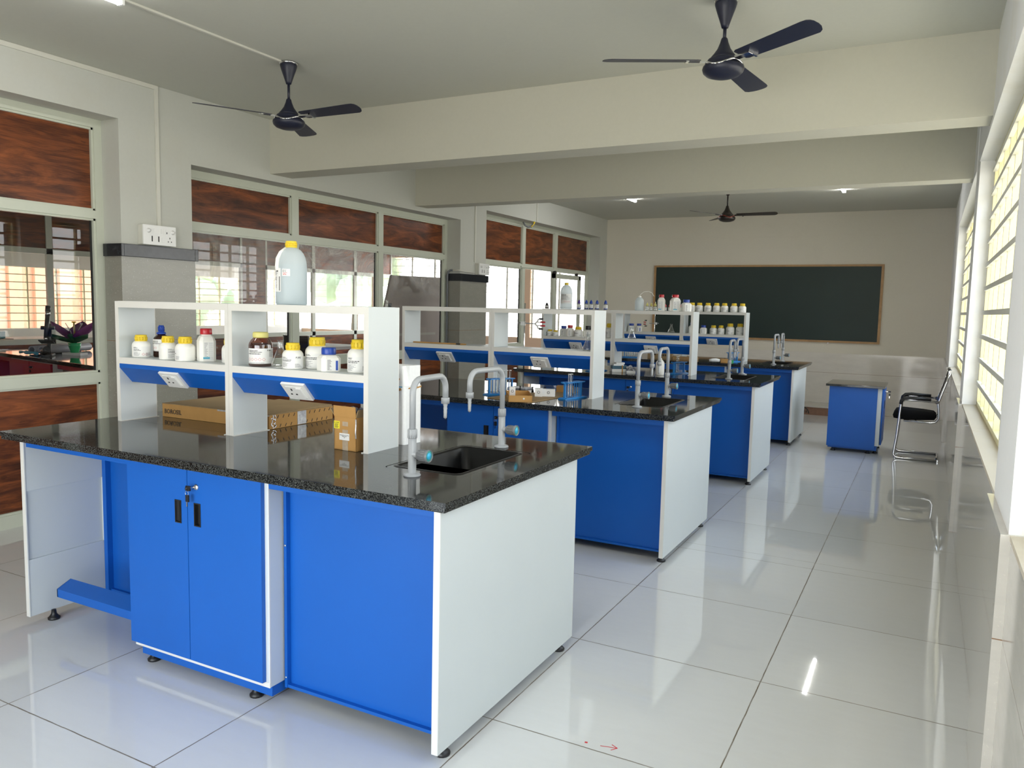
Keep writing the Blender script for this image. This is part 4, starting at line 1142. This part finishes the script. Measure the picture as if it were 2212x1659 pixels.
def wbox(label, x, y, rz, sx=.05, sy=.05, sz=.055, key='foam'):
    g = thing('small_box', label, 'box', (x, y, ZT+.0046+(.0045 if x < -1.05 else 0)), rz, WB)
    m = B(key); m.box(-sx/2, sx/2, -sy/2, sy/2, 0, sz); m.build('box_body', g, bevel=.001)
    m = B('greyp'); m.lathe([(.006,-.0004),(.010,-.0004),(.010,.0004),(.006,.0004)], (.0, -sy/2-.0005, sz*.55), 10, 'y'); m.build('emblem', g)
wbox('small white box inside the left end of the brown tray', -1.10, 2.545, .55, .04, .04, .06)
wbox('small white box at the right end of the brown tray', -.96, 2.66, .4)
wbox('longer white box with round mark beside the brown tray', -.905, 2.70, .35, .085, .04, .05)
g = thing('small_carton', 'small brown carton with dark round print at the back of the second worktop', 'carton', (-.93, 3.03, ZT), .25)
m = B('card'); m.box(-.06, .06, -.03, .03, 0, .048); m.build('carton_body', g); m = B('stick'); m.lathe([(0,-.0004),(.009,-.0004),(.009,.0004),(0,.0004)], (0,-.0308,.026), 12, 'y'); m.build('round_print', g)
for k, (x, y) in enumerate(((-1.14, 2.93), (-1.06, 2.97), (-1.24, 2.93))):
    g = thing('rubber_stopper', ['tiny black stopper left of the other two on the second worktop', 'tiny black stopper nearest the brown carton', 'tiny black stopper beside the retort stand rod'][k], 'stopper', (x, y, ZT), 0, 'tiny black stoppers')
    m = MB().use('black', True); m.lathe([(0,0),(.010,0),(.007,.018),(.004,.02),(.006,.035),(0,.035)], (0,0,0), 12); m.build('stopper_body', g)
g = thing('wooden_strip', 'thin brown wooden strip on the shelf of the second rack', 'wooden strip', (-1.86, 2.86, Z1))
m = B('card'); m.box(-.24, .215, -.035, -.015, 0, .009); m.build('strip', g); m = B('stick'); m.box(.14, .175, -.036, -.014, .0005, .0095); m.build('dark_print', g)
# third worktop: paper bundle and crumpled film
BN = 'box bundle on the third worktop'
g = thing('slide_box_stack', 'bundle of small white and blue-grey boxes, left bay of the third rack', 'box bundle', (-1.285, 5.07, ZT), .45)
for k, (sx, sy, sz, z, kx, key) in enumerate(((.13,.09,.028,0,0,'label'),(.145,.095,.030,.028,.004,'book'),(.10,.07,.016,.058,-.01,'label'),(.085,.06,.014,.074,.005,'label'))):
    m = B(key); m.obox((kx,0,z+sz/2), sx, sy, sz, (0,0,.1*k)); m.build('carton', g)
m = B('card'); m.obox((.03,0,.030), .010, .101, .064); m.build('strap', g)
g = thing('crumpled_film', 'crumpled clear plastic film over a small white box, third worktop', 'plastic film', (-1.15, 5.06, ZT), .4)
m = B('label'); m.box(-.05,.035,-.03,.03,0,.014); m.build('box_body', g)
m = MB().use('foil'); rnd = random.Random(9)
for k in range(34): m.obox((rnd.uniform(-.045,.06), rnd.uniform(-.03,.03), .018+rnd.uniform(0,.034)), rnd.uniform(.02,.04), rnd.uniform(.01,.03), .0012, (rnd.uniform(-1,1), rnd.uniform(-1,1), rnd.uniform(0,3)))
m.build('film', g)
# last worktop
g = thing('specimen_carton', 'long pale brown carton with dark prints on the last worktop', 'carton', (-1.60, 7.40, ZT), .12)
m = B('cardt'); m.box(-.15, .15, -.05, .05, 0, .085); m.build('carton_body', g); m = B('stick')
for k in range(5): m.box(.02+k*.022, .034+k*.022, -.0508, -.0502, .03, .055)
m.lathe([(0,-.0004),(.012,-.0004),(.012,.0004),(0,.0004)], (-.06,-.0508,.05), 10, 'y'); m.build('dark_print', g)
g = thing('wooden_tray', 'long narrow brown tray right of the printed carton, last worktop', 'tray', (-1.30, 7.42, ZT), .05)
m = B('boardw'); m.box(-.14, .16, -.05, .05, 0, .03); m.build('tray_body', g); m = B('cardt'); m.box(-.13, .15, -.045, .045, .0301, .034); m.build('tray_top', g)
g = thing('cloth_roll', 'rolled white paper bundle on the last worktop', 'paper roll', (-.875, 7.16, ZT))
m = MB().use('foam', True); m.tube([(-.055,-.02,.020),(-.02,-.008,.024),(.02,.006,.026),(.06,.018,.022)], .02, 10, radii=[.016,.021,.022,.016]); m.build('roll', g)
g = thing('small_carton', 'small ochre brown carton right of the white paper roll, last worktop', 'carton', (-.765, 7.20, ZT), .3)
m = B('card'); m.box(-.045,.045,-.03,.03,0,.042); m.build('carton_body', g, bevel=.002); m = B('cardt'); m.box(-.044,.044,-.0305,-.030,.03,.033); m.build('flap_line', g)
g = thing('sticky_pad', 'small bright green box beside the ochre carton, last worktop', 'box', (-.69, 7.235, ZT), .2)
m = B('gpot'); m.box(-.02,.02,-.02,.02,0,.032); m.build('box_body', g)

# ================================================================== CEILING THINGS
def fan(label, x, y, zh, th, r, body='fan', trim='chrome'):
    g = thing('ceiling_fan', label, 'ceiling fan', (x, y, 0), th)
    top = ZC-.001; q = zh
    m = MB().use(body, True); m.lathe([(0,top),(.052,top-.012),(.053,top-.022),(.046,top-.045),(.032,top-.085),(.020,top-.120),(.016,top-.133),(0,top-.133)], (0,0,0), 28); m.build('canopy', g)
    m = MB().use(trim, True); m.lathe([(.03,top),(.057,top-.001),(.058,top-.009),(.052,top-.012)], (0,0,0), 28); m.build('canopy_ring', g)
    m = MB().use(body, True); m.cyl((0,0,q+.095), (0,0,top-.125), .0085, 12); m.build('down_rod', g)
    m = MB().use(body, True); m.lathe([(0,q+.108),(.012,q+.108),(.016,q+.102),(.020,q+.085),(.032,q+.055),(.050,q+.030),(.062,q+.016),(.062,q+.008),(0,q+.008)], (0,0,0), 28); m.build('lower_canopy', g)
    m = MB().use(body, True); m.lathe([(0,q+.010),(.066,q+.010),(.074,q+.006),(.080,q-.004),(.080,q-.020),(.098,q-.028),(.101,q-.040),(.096,q-.056),(.080,q-.070),(.050,q-.080),(0,q-.084)], (0,0,0), 36); m.build('motor_housing', g)
    m = MB().use(trim, True)
    for k in range(6):
        a0 = 2*PI*k/6; a1 = a0+2*PI/6
        P = []
        for i in range(9):
            a = a0+(a1-a0)*i/8; w_ = .5-.5*math.cos(3*(a))
            rr = .0835+.014*w_; zz = q-.010-.026*w_
            P.append((rr*math.cos(a), rr*math.sin(a), zz))
        m.tube(P, .0055, 6)
    m.build('trim_band', g)
    for k in range(3):
        a = 2*PI*k/3; Rm = Matrix.Rotation(a, 4, 'Z')
        bm = MB().use(body); pit = math.radians(-11)
        out = [(.115,-.040),(.13,-.048),(r-.05,-.062),(r-.022,-.060),(r-.007,-.050),(r,-.035),(r,-.005),(r-.006,.018),(r-.022,.042),(r-.045,.055),(.13,.046),(.115,.038)]
        vs = []
        for dz in (-.0015, .0015): vs.append([bm.bm.verts.new(Rm @ Vector((px_, py_, q-.002 + dz + math.sin(pit)*py_))) for px_, py_ in out])
        bm._f(vs[0][::-1]); bm._f(vs[1])
        for i in range(len(out)): bm._f([vs[0][i], vs[0][(i+1)%len(out)], vs[1][(i+1)%len(out)], vs[1][i]])
        bl = bm.build('blade', g)
        m = MB().use(trim if trim != 'copper' else body)
        for (xa, xb, w_) in ((.090, .185, .026),):
            P = [Rm @ Vector((xx, yy, q-.006 + zz + math.sin(pit)*yy)) for zz in (-.007,.0035) for xx, yy in ((xa,-w_/2),(xb,-w_/2),(xb,w_/2),(xa,w_/2))]
            v = [m.bm.verts.new(p) for p in P]
            for qd in ((0,3,2,1),(4,5,6,7),(0,1,5,4),(1,2,6,5),(2,3,7,6),(3,0,4,7)): m._f([v[i] for i in qd])
            P = [Rm @ Vector((xx, yy, q-.006 + zz + math.sin(pit)*yy)) for zz in (-.006,.0030) for xx, yy in ((xb-.012,-w_/2),(xb+.002,-w_/2),(xb+.002,.045),(xb-.012,.045))]
            v = [m.bm.verts.new(p) for p in P]
            for qd in ((0,3,2,1),(4,5,6,7),(0,1,5,4),(1,2,6,5),(2,3,7,6),(3,0,4,7)): m._f([v[i] for i in qd])
        m.build('blade_bracket', bl)
    return g
fan('dark navy three-blade ceiling fan over the left side of the front bay', -2.38, 1.833, 2.678, 0, .575)
fan('dark navy three-blade ceiling fan over the aisle side of the front bay', .342, 1.96, 2.722, math.radians(85), .59)
fan('dark brown ceiling fan with reddish trim hanging in the rear bay', -.91, 7.6, 2.648, math.radians(1), .585, 'fanb', 'copper')
TL = 'white ceiling tube lights'
for x, y0, y1, lb in ((-2.40, -.46, .68, 'tube light of the front bay, left of the two ceiling fans'), (.29, -.46, .68, 'tube light of the front bay over the aisle floor'),
                      (-2.39, 7.45, 8.52, 'left tube light in the rear bay'), (.29, 7.45, 8.52, 'right tube light in the rear bay')):
    g = thing('tube_light', lb, 'tube light', (x, (y0+y1)/2, ZC), 0, TL); h = (y1-y0)/2
    m = B('plas'); m.box(-.017, .017, -h, h, -.012, -.0005); m.box(-.02, .02, -h-.004, -h+.012, -.036, -.001); m.box(-.02, .02, h-.012, h+.004, -.036, -.001); m.build('batten', g)
    m = B('tube'); m.prism([(-.019,-.012),(-.020,-.024),(-.014,-.033),(.014,-.033),(.020,-.024),(.019,-.012)], -h+.012, h-.012, 'y'); m.build('diffuser', g)
# trunking and wiring
def trunk(label, boxes, key='trunk', name='cable_trunking'):
    m = B(key)
    for b in boxes: m.box(*b)
    return tag(m.build(name, bevel=.001), label, 'cable trunking')
trunk('white cable trunking on the ceiling running to the left front fan', [(-2.402, -2.384, .69, 1.775, ZC-.012, ZC-.0004)])
trunk('white cable trunking along the left wall top, dropping to the near switchboard', [(XL+.0005, XL+.013, -3.0, 1.860, ZC-.030, ZC-.001), (XL+.0005, XL+.013, 1.833, 1.860, 2.02, ZC-.030)])
trunk('thin cable trunking dropping from the beam to the far switchboard', [(XL+.0005, XL+.012, 6.31, 6.335, 2.03, ZC-.001)])
trunk('thin cable trunking dropping above the third partition', [(XL+.0005, XL+.012, 8.00, 8.025, 2.70, ZC-.001)])
g = thing('conduit_bend', 'grey conduit bend with yellow sleeve under the rear trunking', 'conduit')
m = MB().use('pipe', True); m.tube([(XL-.06, 7.72, 2.66), (XL-.05, 7.76, 2.62), (XL-.04, 7.82, 2.605), (XL-.02, 7.88, 2.615), (XL-.005, 7.93, 2.66)], .012, 10); m.build('grey_bend', g)
m = MB().use('yellow', True); m.tube([(XL-.02, 7.88, 2.612), (XL-.008, 7.925, 2.65), (XL+.0, 7.945, 2.685)], .014, 10); m.build('yellow_sleeve', g)
g = thing('wall_conduit', 'grey vertical conduit pipe beside the second tiled pier', 'conduit')
m = MB().use('pipe', True); xx = XL-.155
m.tube([(xx, 5.955, .02), (xx, 5.955, 1.86), (xx+.01, 5.955, 1.895), (xx+.04, 5.957, 1.915), (xx+.075, 5.958, 1.915)], .012, 10); m.build('grey_pipe', g)
m = MB().use('trunk', True); m.tube([(xx+.07, 5.958, 1.915), (XL+.018, 5.958, 1.915), (XL+.020, 6.00, 1.910), (XL+.020, 6.30, 1.898)], .009, 8); m.build('cream_pipe', g)

def switchboard(label, y0, y1, z0, z1):
    g = thing('switchboard', label, 'switchboard', (XL, (y0+y1)/2, (z0+z1)/2), 0, 'white wall switchboards'); a = (y1-y0)/2; b = (z1-z0)/2
    m = B('trunk'); m.box(.001, .050, -a+.003, a-.003, -b+.002, b-.002); m.build('back_box', g)
    m = B('plas'); m.box(.0505, .064, -a, a, -b, b); m.build('face_plate', g, bevel=.004)
    for yy in (-a*.70, a*.78): m = B('plas'); m.lathe([(.016,.0645),(.016,.068),(.010,.069),(.010,.080),(0,.080)], (0,yy,b*.42), 16, 'x'); m.build('regulator_knob', g)
    for yy in (-a*.30, a*.12, a*.40): m = B('plas'); m.box(.0645, .068, yy-.010, yy+.010, b*.18, b*.66); m.build('switch', g)
    m = B('plas'); m.box(.0645, .068, a*.18-.012, a*.18+.010, -b*.70, -b*.2); m.build('switch', g)
    m = B('hole')
    for yy in (-a*.52, -a*.12): m.box(.0643, .0655, yy, yy+.008, -b*.66, -b*.10)
    m.box(.0643,.0652, a*.60-.003, a*.60+.003, -b*.28, -b*.12); m.box(.0643,.0652, a*.50-.003, a*.50+.003, -b*.62, -b*.50); m.box(.0643,.0652, a*.70-.003, a*.70+.003, -b*.62, -b*.50)
    m.box(.0683,.069, a*.40-.003, a*.40+.003, b*.22, b*.40)
    m.build('socket_hole', g)
switchboard('white switchboard with two round knobs above the near black band', 1.675, 1.945, 1.882, 2.022)
switchboard('white switchboard above the black band of the second pier', 6.34, 6.585, 1.882, 2.02)

# ================================================================== BACK WALL
g = thing('chalkboard', 'long dark green chalkboard with light wood frame on the back wall', 'chalkboard', (-1.055, YB-.001, 1.6455))
a, b = 1.74, .586
m = B('board'); m.box(-a+.03, a-.03, -.018, -.006, -b+.025, b-.025); m.build('writing_surface', g)
m = B('boardw'); m.box(-a, a, -.030, 0, b-.03, b); m.box(-a, a, -.034, 0, -b, -b+.03); m.box(-a, -a+.036, -.030, 0, -b+.03, b-.03); m.box(a-.036, a, -.030, 0, -b+.03, b-.03); m.build('wooden_frame', g, bevel=.002)
m = B('chrome'); m.box(-.52, -.50, -.012, 0, -b-.02, -b-.002); m.box(1.02, 1.035, -.012, 0, -b-.018, -b-.002); m.build('bracket', g)
g = thing('teaching_platform', 'low tiled teaching platform with brown side below the chalkboard', 'platform', (-1.2, 10.49, 0))
m = B('mdf'); m.box(-1.5, 1.5, -.28, .25, 0, .115); m.build('brown_base', g)
m = B('tile'); m.box(-1.5, 1.5, -.30, .25, .115, .135); m.build('tiled_top', g)
m = B('stick'); m.lathe([(.085,-.0005),(.10,-.0005),(.10,.0005),(.085,.0005)], (.93, -.2815, 0.015), 28, 'y', arc=(0, PI)); 
for k in range(5): m.box(.86+k*.03, .876+k*.03, -.2815, -.2805, .025, .075-.008*abs(k-2))
m.build('round_stamp', g)

# ================================================================== TEACHER TABLE AND CHAIR
g = thing('teacher_table', 'small blue teacher table with granite top standing alone in the aisle', 'table', (.665, 7.42, 0), .0)
m = B('granite'); m.box(-.30, .285, -.33, .33, .715, .738); m.build('table_top', g, bevel=.003)
m = B('blue'); m.box(-.265, .215, -.285, -.267, .055, .715); m.build('back_panel', g)
m = B('white'); m.box(-.265, .255, -.266, .28, .09, .715); m.build('carcass', g)
m = B('blue'); m.box(-.255, .235, -.255, .27, .035, .09); m.build('plinth', g)
for y0, y1 in ((-.19, .04), (.043, .27)):
    m = B('blue'); m.box(.256, .274, y0, y1, .095, .71); dd = m.build('door', g)
    m = B('black'); yy = y1-.05 if y0 < 0 else y0+.02; m.box(.2745, .277, yy, yy+.03, .47, .56); m.build('recessed_handle', dd)
m = B('chrome'); m.lathe([(0,.274),(.010,.274),(.010,.279),(0,.279)], (0,.07,.655), 14, 'x'); lk = m.build('lock', g)
m = B('black'); m.obox((.315,.05,.657), .028, .006, .018); m.obox((.318,.05,.622), .018, .005, .026); m.use('chrome'); m.obox((.29,.06,.656), .03, .003, .003); m.obox((.317,.05,.598), .004, .002, .025); m.build('keys', lk)
for fx, fy in ((-.20,-.24), (.15,-.24), (.22,-.18), (.22,.22), (-.2,.22)):
    q = B('black', True); FEET(q, fx, fy, .05); q.build('foot', g)
# cantilever visitor chair
g = thing('visitor_chair', 'black cantilever visitor chair with chrome frame by the right wall', 'chair', (1.275, 7.27, 0), 0)
w_ = .235; Rr = .0125
for s in (-1, 1):
    yy = s*w_
    P = [(.20, yy, Rr)]
    P += [(-.12, yy, Rr)] + [(-.16+.045*-math.sin(a), yy, Rr+.05-.05*math.cos(a)) for a in [i*PI/14 for i in range(1,7)]]
    P += [(-.185, yy, .22), (-.165, yy, .56)] + [(-.162+.05*(1-math.cos(a)), yy, .585+.04*math.sin(a)) for a in [i*PI/10 for i in range(1,6)]]
    P += [(.0, yy, .627), (.17, yy, .617)]
    m = MB().use('chrome', True); m.tube(P, Rr, 12); m.build('side_frame', g)
    m = MB().use('chrome', True); m.tube([(-.13,yy*.86,.405),(.12,yy*.86,.40),(.165,yy*.88,.41),(.19,yy*.9,.45),(.187,yy*.93,.52),(.175,yy*.95,.61),(.20,yy*.95,.70),(.235,yy*.95,.82),(.258,yy*.95,.925)], Rr*.9, 12); m.build('back_frame', g)
    m = MB().use('black', True); m.tube([(-.168,yy,.575),(-.160,yy,.612),(-.135,yy,.636),(-.08,yy,.643),(.11,yy,.637)], .02, 10, radii=[.016,.019,.02,.02,.019]); m.build('armrest', g)
    m = MB().use('black', True); m.cyl((.165, yy-.012, .617), (.165, yy+.012, .617), .018, 14); m.build('armrest_joint', g)
m = MB().use('chrome', True); m.cyl((.20,-w_,Rr),(.20,w_,Rr), Rr, 12); m.build('cross_bar', g); m = MB().use('chrome', True); m.cyl((-.02,-w_*.86,.400),(-.02,w_*.86,.400), .010, 10); m.build('cross_bar', g)
m = MB().use('seat', True)
prof = [(-.225,.425),(-.235,.455),(-.215,.49),(-.15,.505),(.05,.495),(.145,.485),(.17,.462),(.15,.43),(0,.418),(-.15,.415)]
m.sm = True; m.prism(prof, -.21, .21, 'y'); m.build('seat_cushion', g, bevel=.012)
m = MB().use('mesh'); 
m.prism([(.168,.60),(.176,.60),(.245,.86),(.262,.935),(.252,.938),(.236,.86)], -.205, .205, 'y'); m.build('mesh_backrest', g)
m = MB().use('black', True); m.cyl((.262,-.22,.938),(.262,.22,.938), .016, 12); m.build('top_rail', g)
for s in (-1,1): m = MB().use('chrome', True); m.cyl((.262,s*.22,.935),(.262,s*.245,.935), .017, 12); m.build('rail_end', g)

# ================================================================== NEXT LABORATORY (seen through the glass)
g = thing('red_bench', 'red laboratory bench with black top in the next room', 'lab bench', (-6.25, 2.576, 0), -.187)
m = B('red'); m.box(-1.5, 1.45, .06, .09, .80, .862); m.build('apron', g)
m = B('taupe'); m.box(-1.5, -1.0, .35, .38, .05, .86); m.box(.10, 1.43, .10, .13, .05, .86); m.build('knee_panel', g)
m = B('whitee'); m.box(-.98, .08, .02, .55, .09, .862); m.build('cabinet', g)
for x0, x1 in ((-.98, -.46), (-.45, .07)):
    m = B('red'); m.box(x0, x1, 0, .019, .09, .845); dd = m.build('door', g)
    m = B('black'); xx = x1-.10 if x0 < -.6 else x0+.06; m.box(xx, xx+.035, -.003, 0, .60, .70); m.build('recessed_handle', dd)
m = B('black'); m.obox((-.38,-.015,.79), .03, .02, .02); m.obox((-.40,-.015,.75), .02, .01, .03); m.use('chrome'); m.lathe([(0,-.006),(.012,-.006),(.012,0),(0,0)], (-.37,0,.79), 12, 'y'); m.build('lock', g)
m = B('red'); m.box(1.43, 1.455, .0, 1.05, .04, .862); m.build('end_panel', g); m = B('red'); m.box(-1.52, -1.495, .0, 1.05, .04, .862); m.build('end_panel', g)
for fx in (-1.4, 1.4):
    for fy in (.1, .95): q = B('black', True); FEET(q, fx, fy, .05); q.build('foot', g)
m = B('granite'); m.box(-1.55, 1.51, -.045, 1.11, .8625, .90)
o = m.build('granite_worktop', bevel=.003); o.location = (-6.25, 2.576, 0); o.rotation_euler = (0,0,-.187)
tag(o, 'black granite top of the red bench in the next room', 'worktop')
g = thing('microscope', 'black microscope on the red bench in the next room', 'microscope', (-6.50, 2.74, .9005), -.75); g.scale = (1.1, 1.1, 1.1)
m = B('black'); m.box(-.07,.07,-.045,.045,0,.022); m.box(-.02,.10,-.03,.03,.0,.018); m.build('foot', g, bevel=.005)
m = MB().use('black', True); m.tube([(.0,0,.02),(-.02,0,.07),(-.055,0,.12),(-.07,0,.18),(-.055,0,.25),(-.02,0,.285)], .02, 10, radii=[.024,.02,.018,.02,.024,.024]); m.build('arm', g)
m = MB().use('black', True); m.cyl((.065,0,.165),(-.04,0,.40), .019, 14); m.cyl((-.042,0,.405),(-.062,0,.455), .022, 14); m.build('body_tube', g)
m = MB().use('chrome', True); m.cyl((.075,0,.150),(.058,0,.19), .014, 12); m.cyl((-.024,0,.37),(-.044,0,.412), .0205, 12); m.build('objective', g)
m = B('black'); m.obox((.04,0,.135), .13, .11, .010, (0,-.25,0)); m.build('stage', g)
m = MB().use('black', True); m.cyl((-.02,-.055,.26),(-.02,.055,.26), .017, 12); m.cyl((.09,-.02,.04),(.12,.02,.075), .03, 12); m.build('focus_knob', g)
g = thing('flower_model', 'purple flower model on green stalk on the red bench', 'flower model', (-6.50, 3.02, .9005), .35); g.scale = (1.15, 1.15, 1.2)
m = B('label'); m.box(-.09,.09,-.05,.05,0,.022); m.build('base', g)
m = MB().use('gpot', True); m.lathe([(0,.022),(.035,.022),(.038,.04),(.05,.075),(.055,.105),(0,.105)], (0,0,0), 16); m.build('receptacle', g)
def petal(mb, dx, dy, L_, w2, z0, rise):
    n = 8; d_ = Vector((dx,dy,0)).normalized(); s_ = Vector((-d_.y, d_.x, 0)); rows = []
    for i in range(n+1):
        t_ = i/n; ww = w2*math.sin(PI*min(1, .08+t_*.92))**.7
        c_ = d_*(L_*t_) + Vector((0,0,z0+rise*t_**1.2))
        rows.append([mb.bm.verts.new(c_ + s_*ww*k + Vector((0,0,.035*abs(k)))) for k in (-1,-.5,0,.5,1)])
    for A, Bq in zip(rows, rows[1:]):
        for k in range(4): mb._f([A[k], A[k+1], Bq[k+1], Bq[k]])
for k, (dx, dy) in enumerate(((-1,-.15),(1,-.1),(-.3,1),(.5,.9))):
    m = MB().use('petal', True); petal(m, dx, dy, .21, .085, .105, .15); o = m.build('petal', g); o.modifiers.new('s', 'SOLIDIFY').thickness = .003
for k, (dx, dy) in enumerate(((-1,-.5),(.3,-1),(.9,-.4))):
    m = MB().use('gleaf', True); petal(m, dx, dy, .22 if k != 1 else .10, .045, .10, .055); o = m.build('sepal', g); o.modifiers.new('s', 'SOLIDIFY').thickness = .003
m = MB().use('whitee', True)
for k in range(6): a = k*PI/3; m.tube([(0,0,.12),(.03*math.cos(a),.03*math.sin(a),.20),(.085*math.cos(a),.06*math.sin(a),.275)], .003, 6)
m.use('yellow', True); m.cyl((0,0,.12),(0,0,.28), .008, 8); m.lathe([(0,.28),(.018,.28),(.018,.29),(0,.29)], (0,0,0), 10); m.build('stamens', g)
PR = 'grey paper rolls on the red bench'
for k, (x, y, z) in enumerate(((-6.93, 3.20, .045), (-7.03, 3.16, .045))):
    g = thing('paper_roll', ['grey chart roll lying behind the purple flower model', 'grey chart roll lying farthest back beside the flower model'][k], 'chart roll', (x, y, .9005), 1.95, PR)
    m = MB().use('pvc', True); m.lathe([(.030,-.38),(.042,-.38),(.042,.38),(.030,.38)], (0,0,z), 20, 'x'); m.lathe([(.030,-.38),(.030,.38)], (0,0,z), 20, 'x'); m.build('roll', g)
g = thing('dissection_cloth', 'crumpled blue plastic strip beside the microscope', 'plastic strip', (-6.78, 2.72, .911), -.1)
m = MB().use('inkb', True); m.tube([(-.2,0,.01),(-.14,.01,.015),(-.05,-.01,.014),(.05,.01,.016),(.15,0,.012)], .02, 8, radii=[.016,.008,.02,.012,.018]); m.build('strip', g)
g = thing('leaning_board', 'tall grey-brown board leaning behind the smeared glass', 'board', (-4.62, 0, 0))
m = B('panelg'); m.prism([(5.30,0),(5.92,1.855),(7.25,1.875),(7.25,0)], -.02, .012, 'x'); m.build('panel', g)
m = B('wall'); m.box(.0125, .016, 5.86, 6.9, 1.1, 1.13); m.build('batten', g)
# white desk, chair and teal box further back
g = thing('white_desk', 'white-topped desk behind the glass in the next room', 'desk', (-6.3, 6.5, 0))
m = B('label'); m.box(-.9,.5,-.35,.45,.86,.90); m.build('desk_top', g)
for a, b in ((-.85,-.3),(.45,-.3),(-.85,.4),(.45,.4)): m = B('pvc'); m.box(a-.02,a+.02,b-.02,b+.02,0,.86); m.build('leg', g)
g = thing('visitor_chair', 'black-backed chair at the white desk in the next room', 'chair', (-5.95, 5.68, 0))
m = MB().use('mesh'); m.box(-.21,.21,-.02,.0,.70,1.06); m.build('backrest', g)
m = MB().use('seat'); m.box(-.21,.21,-.0,.42,.44,.50); m.build('seat_cushion', g)
m = MB().use('chrome', True)
for s in (-1,1): m.tube([(s*.215,-.015,1.07),(s*.215,0,.46),(s*.215,.38,.44),(s*.215,.40,.02),(s*.215,0,.02)], .012, 8)
m.build('chrome_frame', g)
g = thing('white_desk', 'narrow white-topped counter beyond the far partition', 'counter', (-9.4, 3.75, 0))
m = B('label'); m.box(-.35,.35,-.9,1.2,.90,.94); m.build('desk_top', g); m = B('cream'); m.box(-.3,.3,-.85,1.15,0,.90); m.build('base', g)
g = thing('teal_case', 'teal plastic case on the counter beyond the microscope', 'case', (-9.3, 3.75, .9405))
m = B('tealp'); m.box(-.16,.10,-.09,.09,0,.10); m.build('case_body', g, bevel=.01); m = B('stick'); m.box(-.18,.26,-.10,.10,.0,.012); m.build('tray', g)

m = MB().use('inkr')
m.box(-.03, .03, -.0016, .0016, .0002, .0005); m.obox((.018, .009, .0004), .026, .003, .0004, (0,0,-.7)); m.obox((.018, -.009, .0004), .026, .003, .0004, (0,0,.7)); m.box(-.085, -.075, .003, .012, .0002, .0005)
o = m.build('floor_mark'); o.location = (.440, .400, 0); o.rotation_euler = (0,0,.25); tag(o, 'small red arrow scribbled on a floor tile beside the front bench', 'mark')
# ================================================================== LIGHT AND CAMERA
wd = bpy.data.worlds.new('sky'); S.world = wd; wd.use_nodes = True; nt = wd.node_tree; nt.nodes.clear()
out = nt.nodes.new('ShaderNodeOutputWorld'); bg = nt.nodes.new('ShaderNodeBackground'); tc = nt.nodes.new('ShaderNodeTexCoord')
sp = nt.nodes.new('ShaderNodeSeparateXYZ'); L(nt, tc.outputs['Generated'], sp.inputs[0])
c = ramp(nt, math_(nt, 'ADD', math_(nt, 'MULTIPLY', sp.outputs[2], .5), .5), [(.0, (.62, .60, .53)), (.47, (.75, .73, .66)), (.50, (1.0, 1.0, .98)), (.70, (.80, .90, 1.0)), (1.0, (.55, .72, 1.0))])
L(nt, c, bg.inputs[0]); bg.inputs[1].default_value = 7.0; L(nt, bg.outputs[0], out.inputs[0])
def portal(name, loc, rot, sx, sy):
    l = bpy.data.lights.new(name, 'AREA'); l.shape = 'RECTANGLE'; l.size = sx; l.size_y = sy; l.cycles.is_portal = True
    o = bpy.data.objects.new(name, l); C.objects.link(o); o.location = loc; o.rotation_euler = rot
for i, (a, b) in enumerate(ROPEN): portal('window_daylight_%d' % i, (XR+.30, (a+b)/2, 1.72), (0, PI/2, 0), 1.65, b-a)
portal('front_daylight', (-.425, YF-.25, 1.08), (PI/2, 0, 0), 3.55, 2.15)
portal('end_daylight', (-7.3, YE+.2, 1.7), (-PI/2, 0, 0), 7.2, 1.6)
for i, (a, b) in enumerate(OO): portal('outer_daylight_%d' % i, (XO-.25, (a+b)/2, 1.48), (0, -PI/2, 0), .98, b-a)

cam = bpy.data.cameras.new('camera'); co = bpy.data.objects.new('camera', cam); C.objects.link(co)
cam.sensor_fit = 'HORIZONTAL'; cam.sensor_width = 36; cam.lens = 1691.41/2212*36; cam.clip_start = .05; cam.clip_end = 200
y_, p_, r_ = math.radians(27.8911), math.radians(-5.6528), math.radians(1.2321)
fwd = Vector((-math.sin(y_)*math.cos(p_), math.cos(y_)*math.cos(p_), math.sin(p_)))
right = Vector((math.cos(y_), math.sin(y_), 0)); up = right.cross(fwd)
Rv = math.cos(r_)*right + math.sin(r_)*up; Uv = math.cos(r_)*up - math.sin(r_)*right
mw = Matrix((Rv, Uv, -fwd)).transposed().to_4x4(); mw.translation = Vector((1.3179, -2.0286, 1.5003))
co.matrix_world = mw; S.camera = co

S.view_settings.view_transform = 'Standard'; S.view_settings.look = 'None'; S.view_settings.gamma = 1
S.view_settings.use_curve_mapping = False; S.view_settings.exposure = -0.08
S.cycles.use_denoising = True
S.cycles.max_bounces = 12; S.cycles.diffuse_bounces = 6; S.cycles.glossy_bounces = 5; S.cycles.transparent_max_bounces = 24
S.cycles.caustics_reflective = False; S.cycles.caustics_refractive = False; S.cycles.sample_clamp_indirect = 8
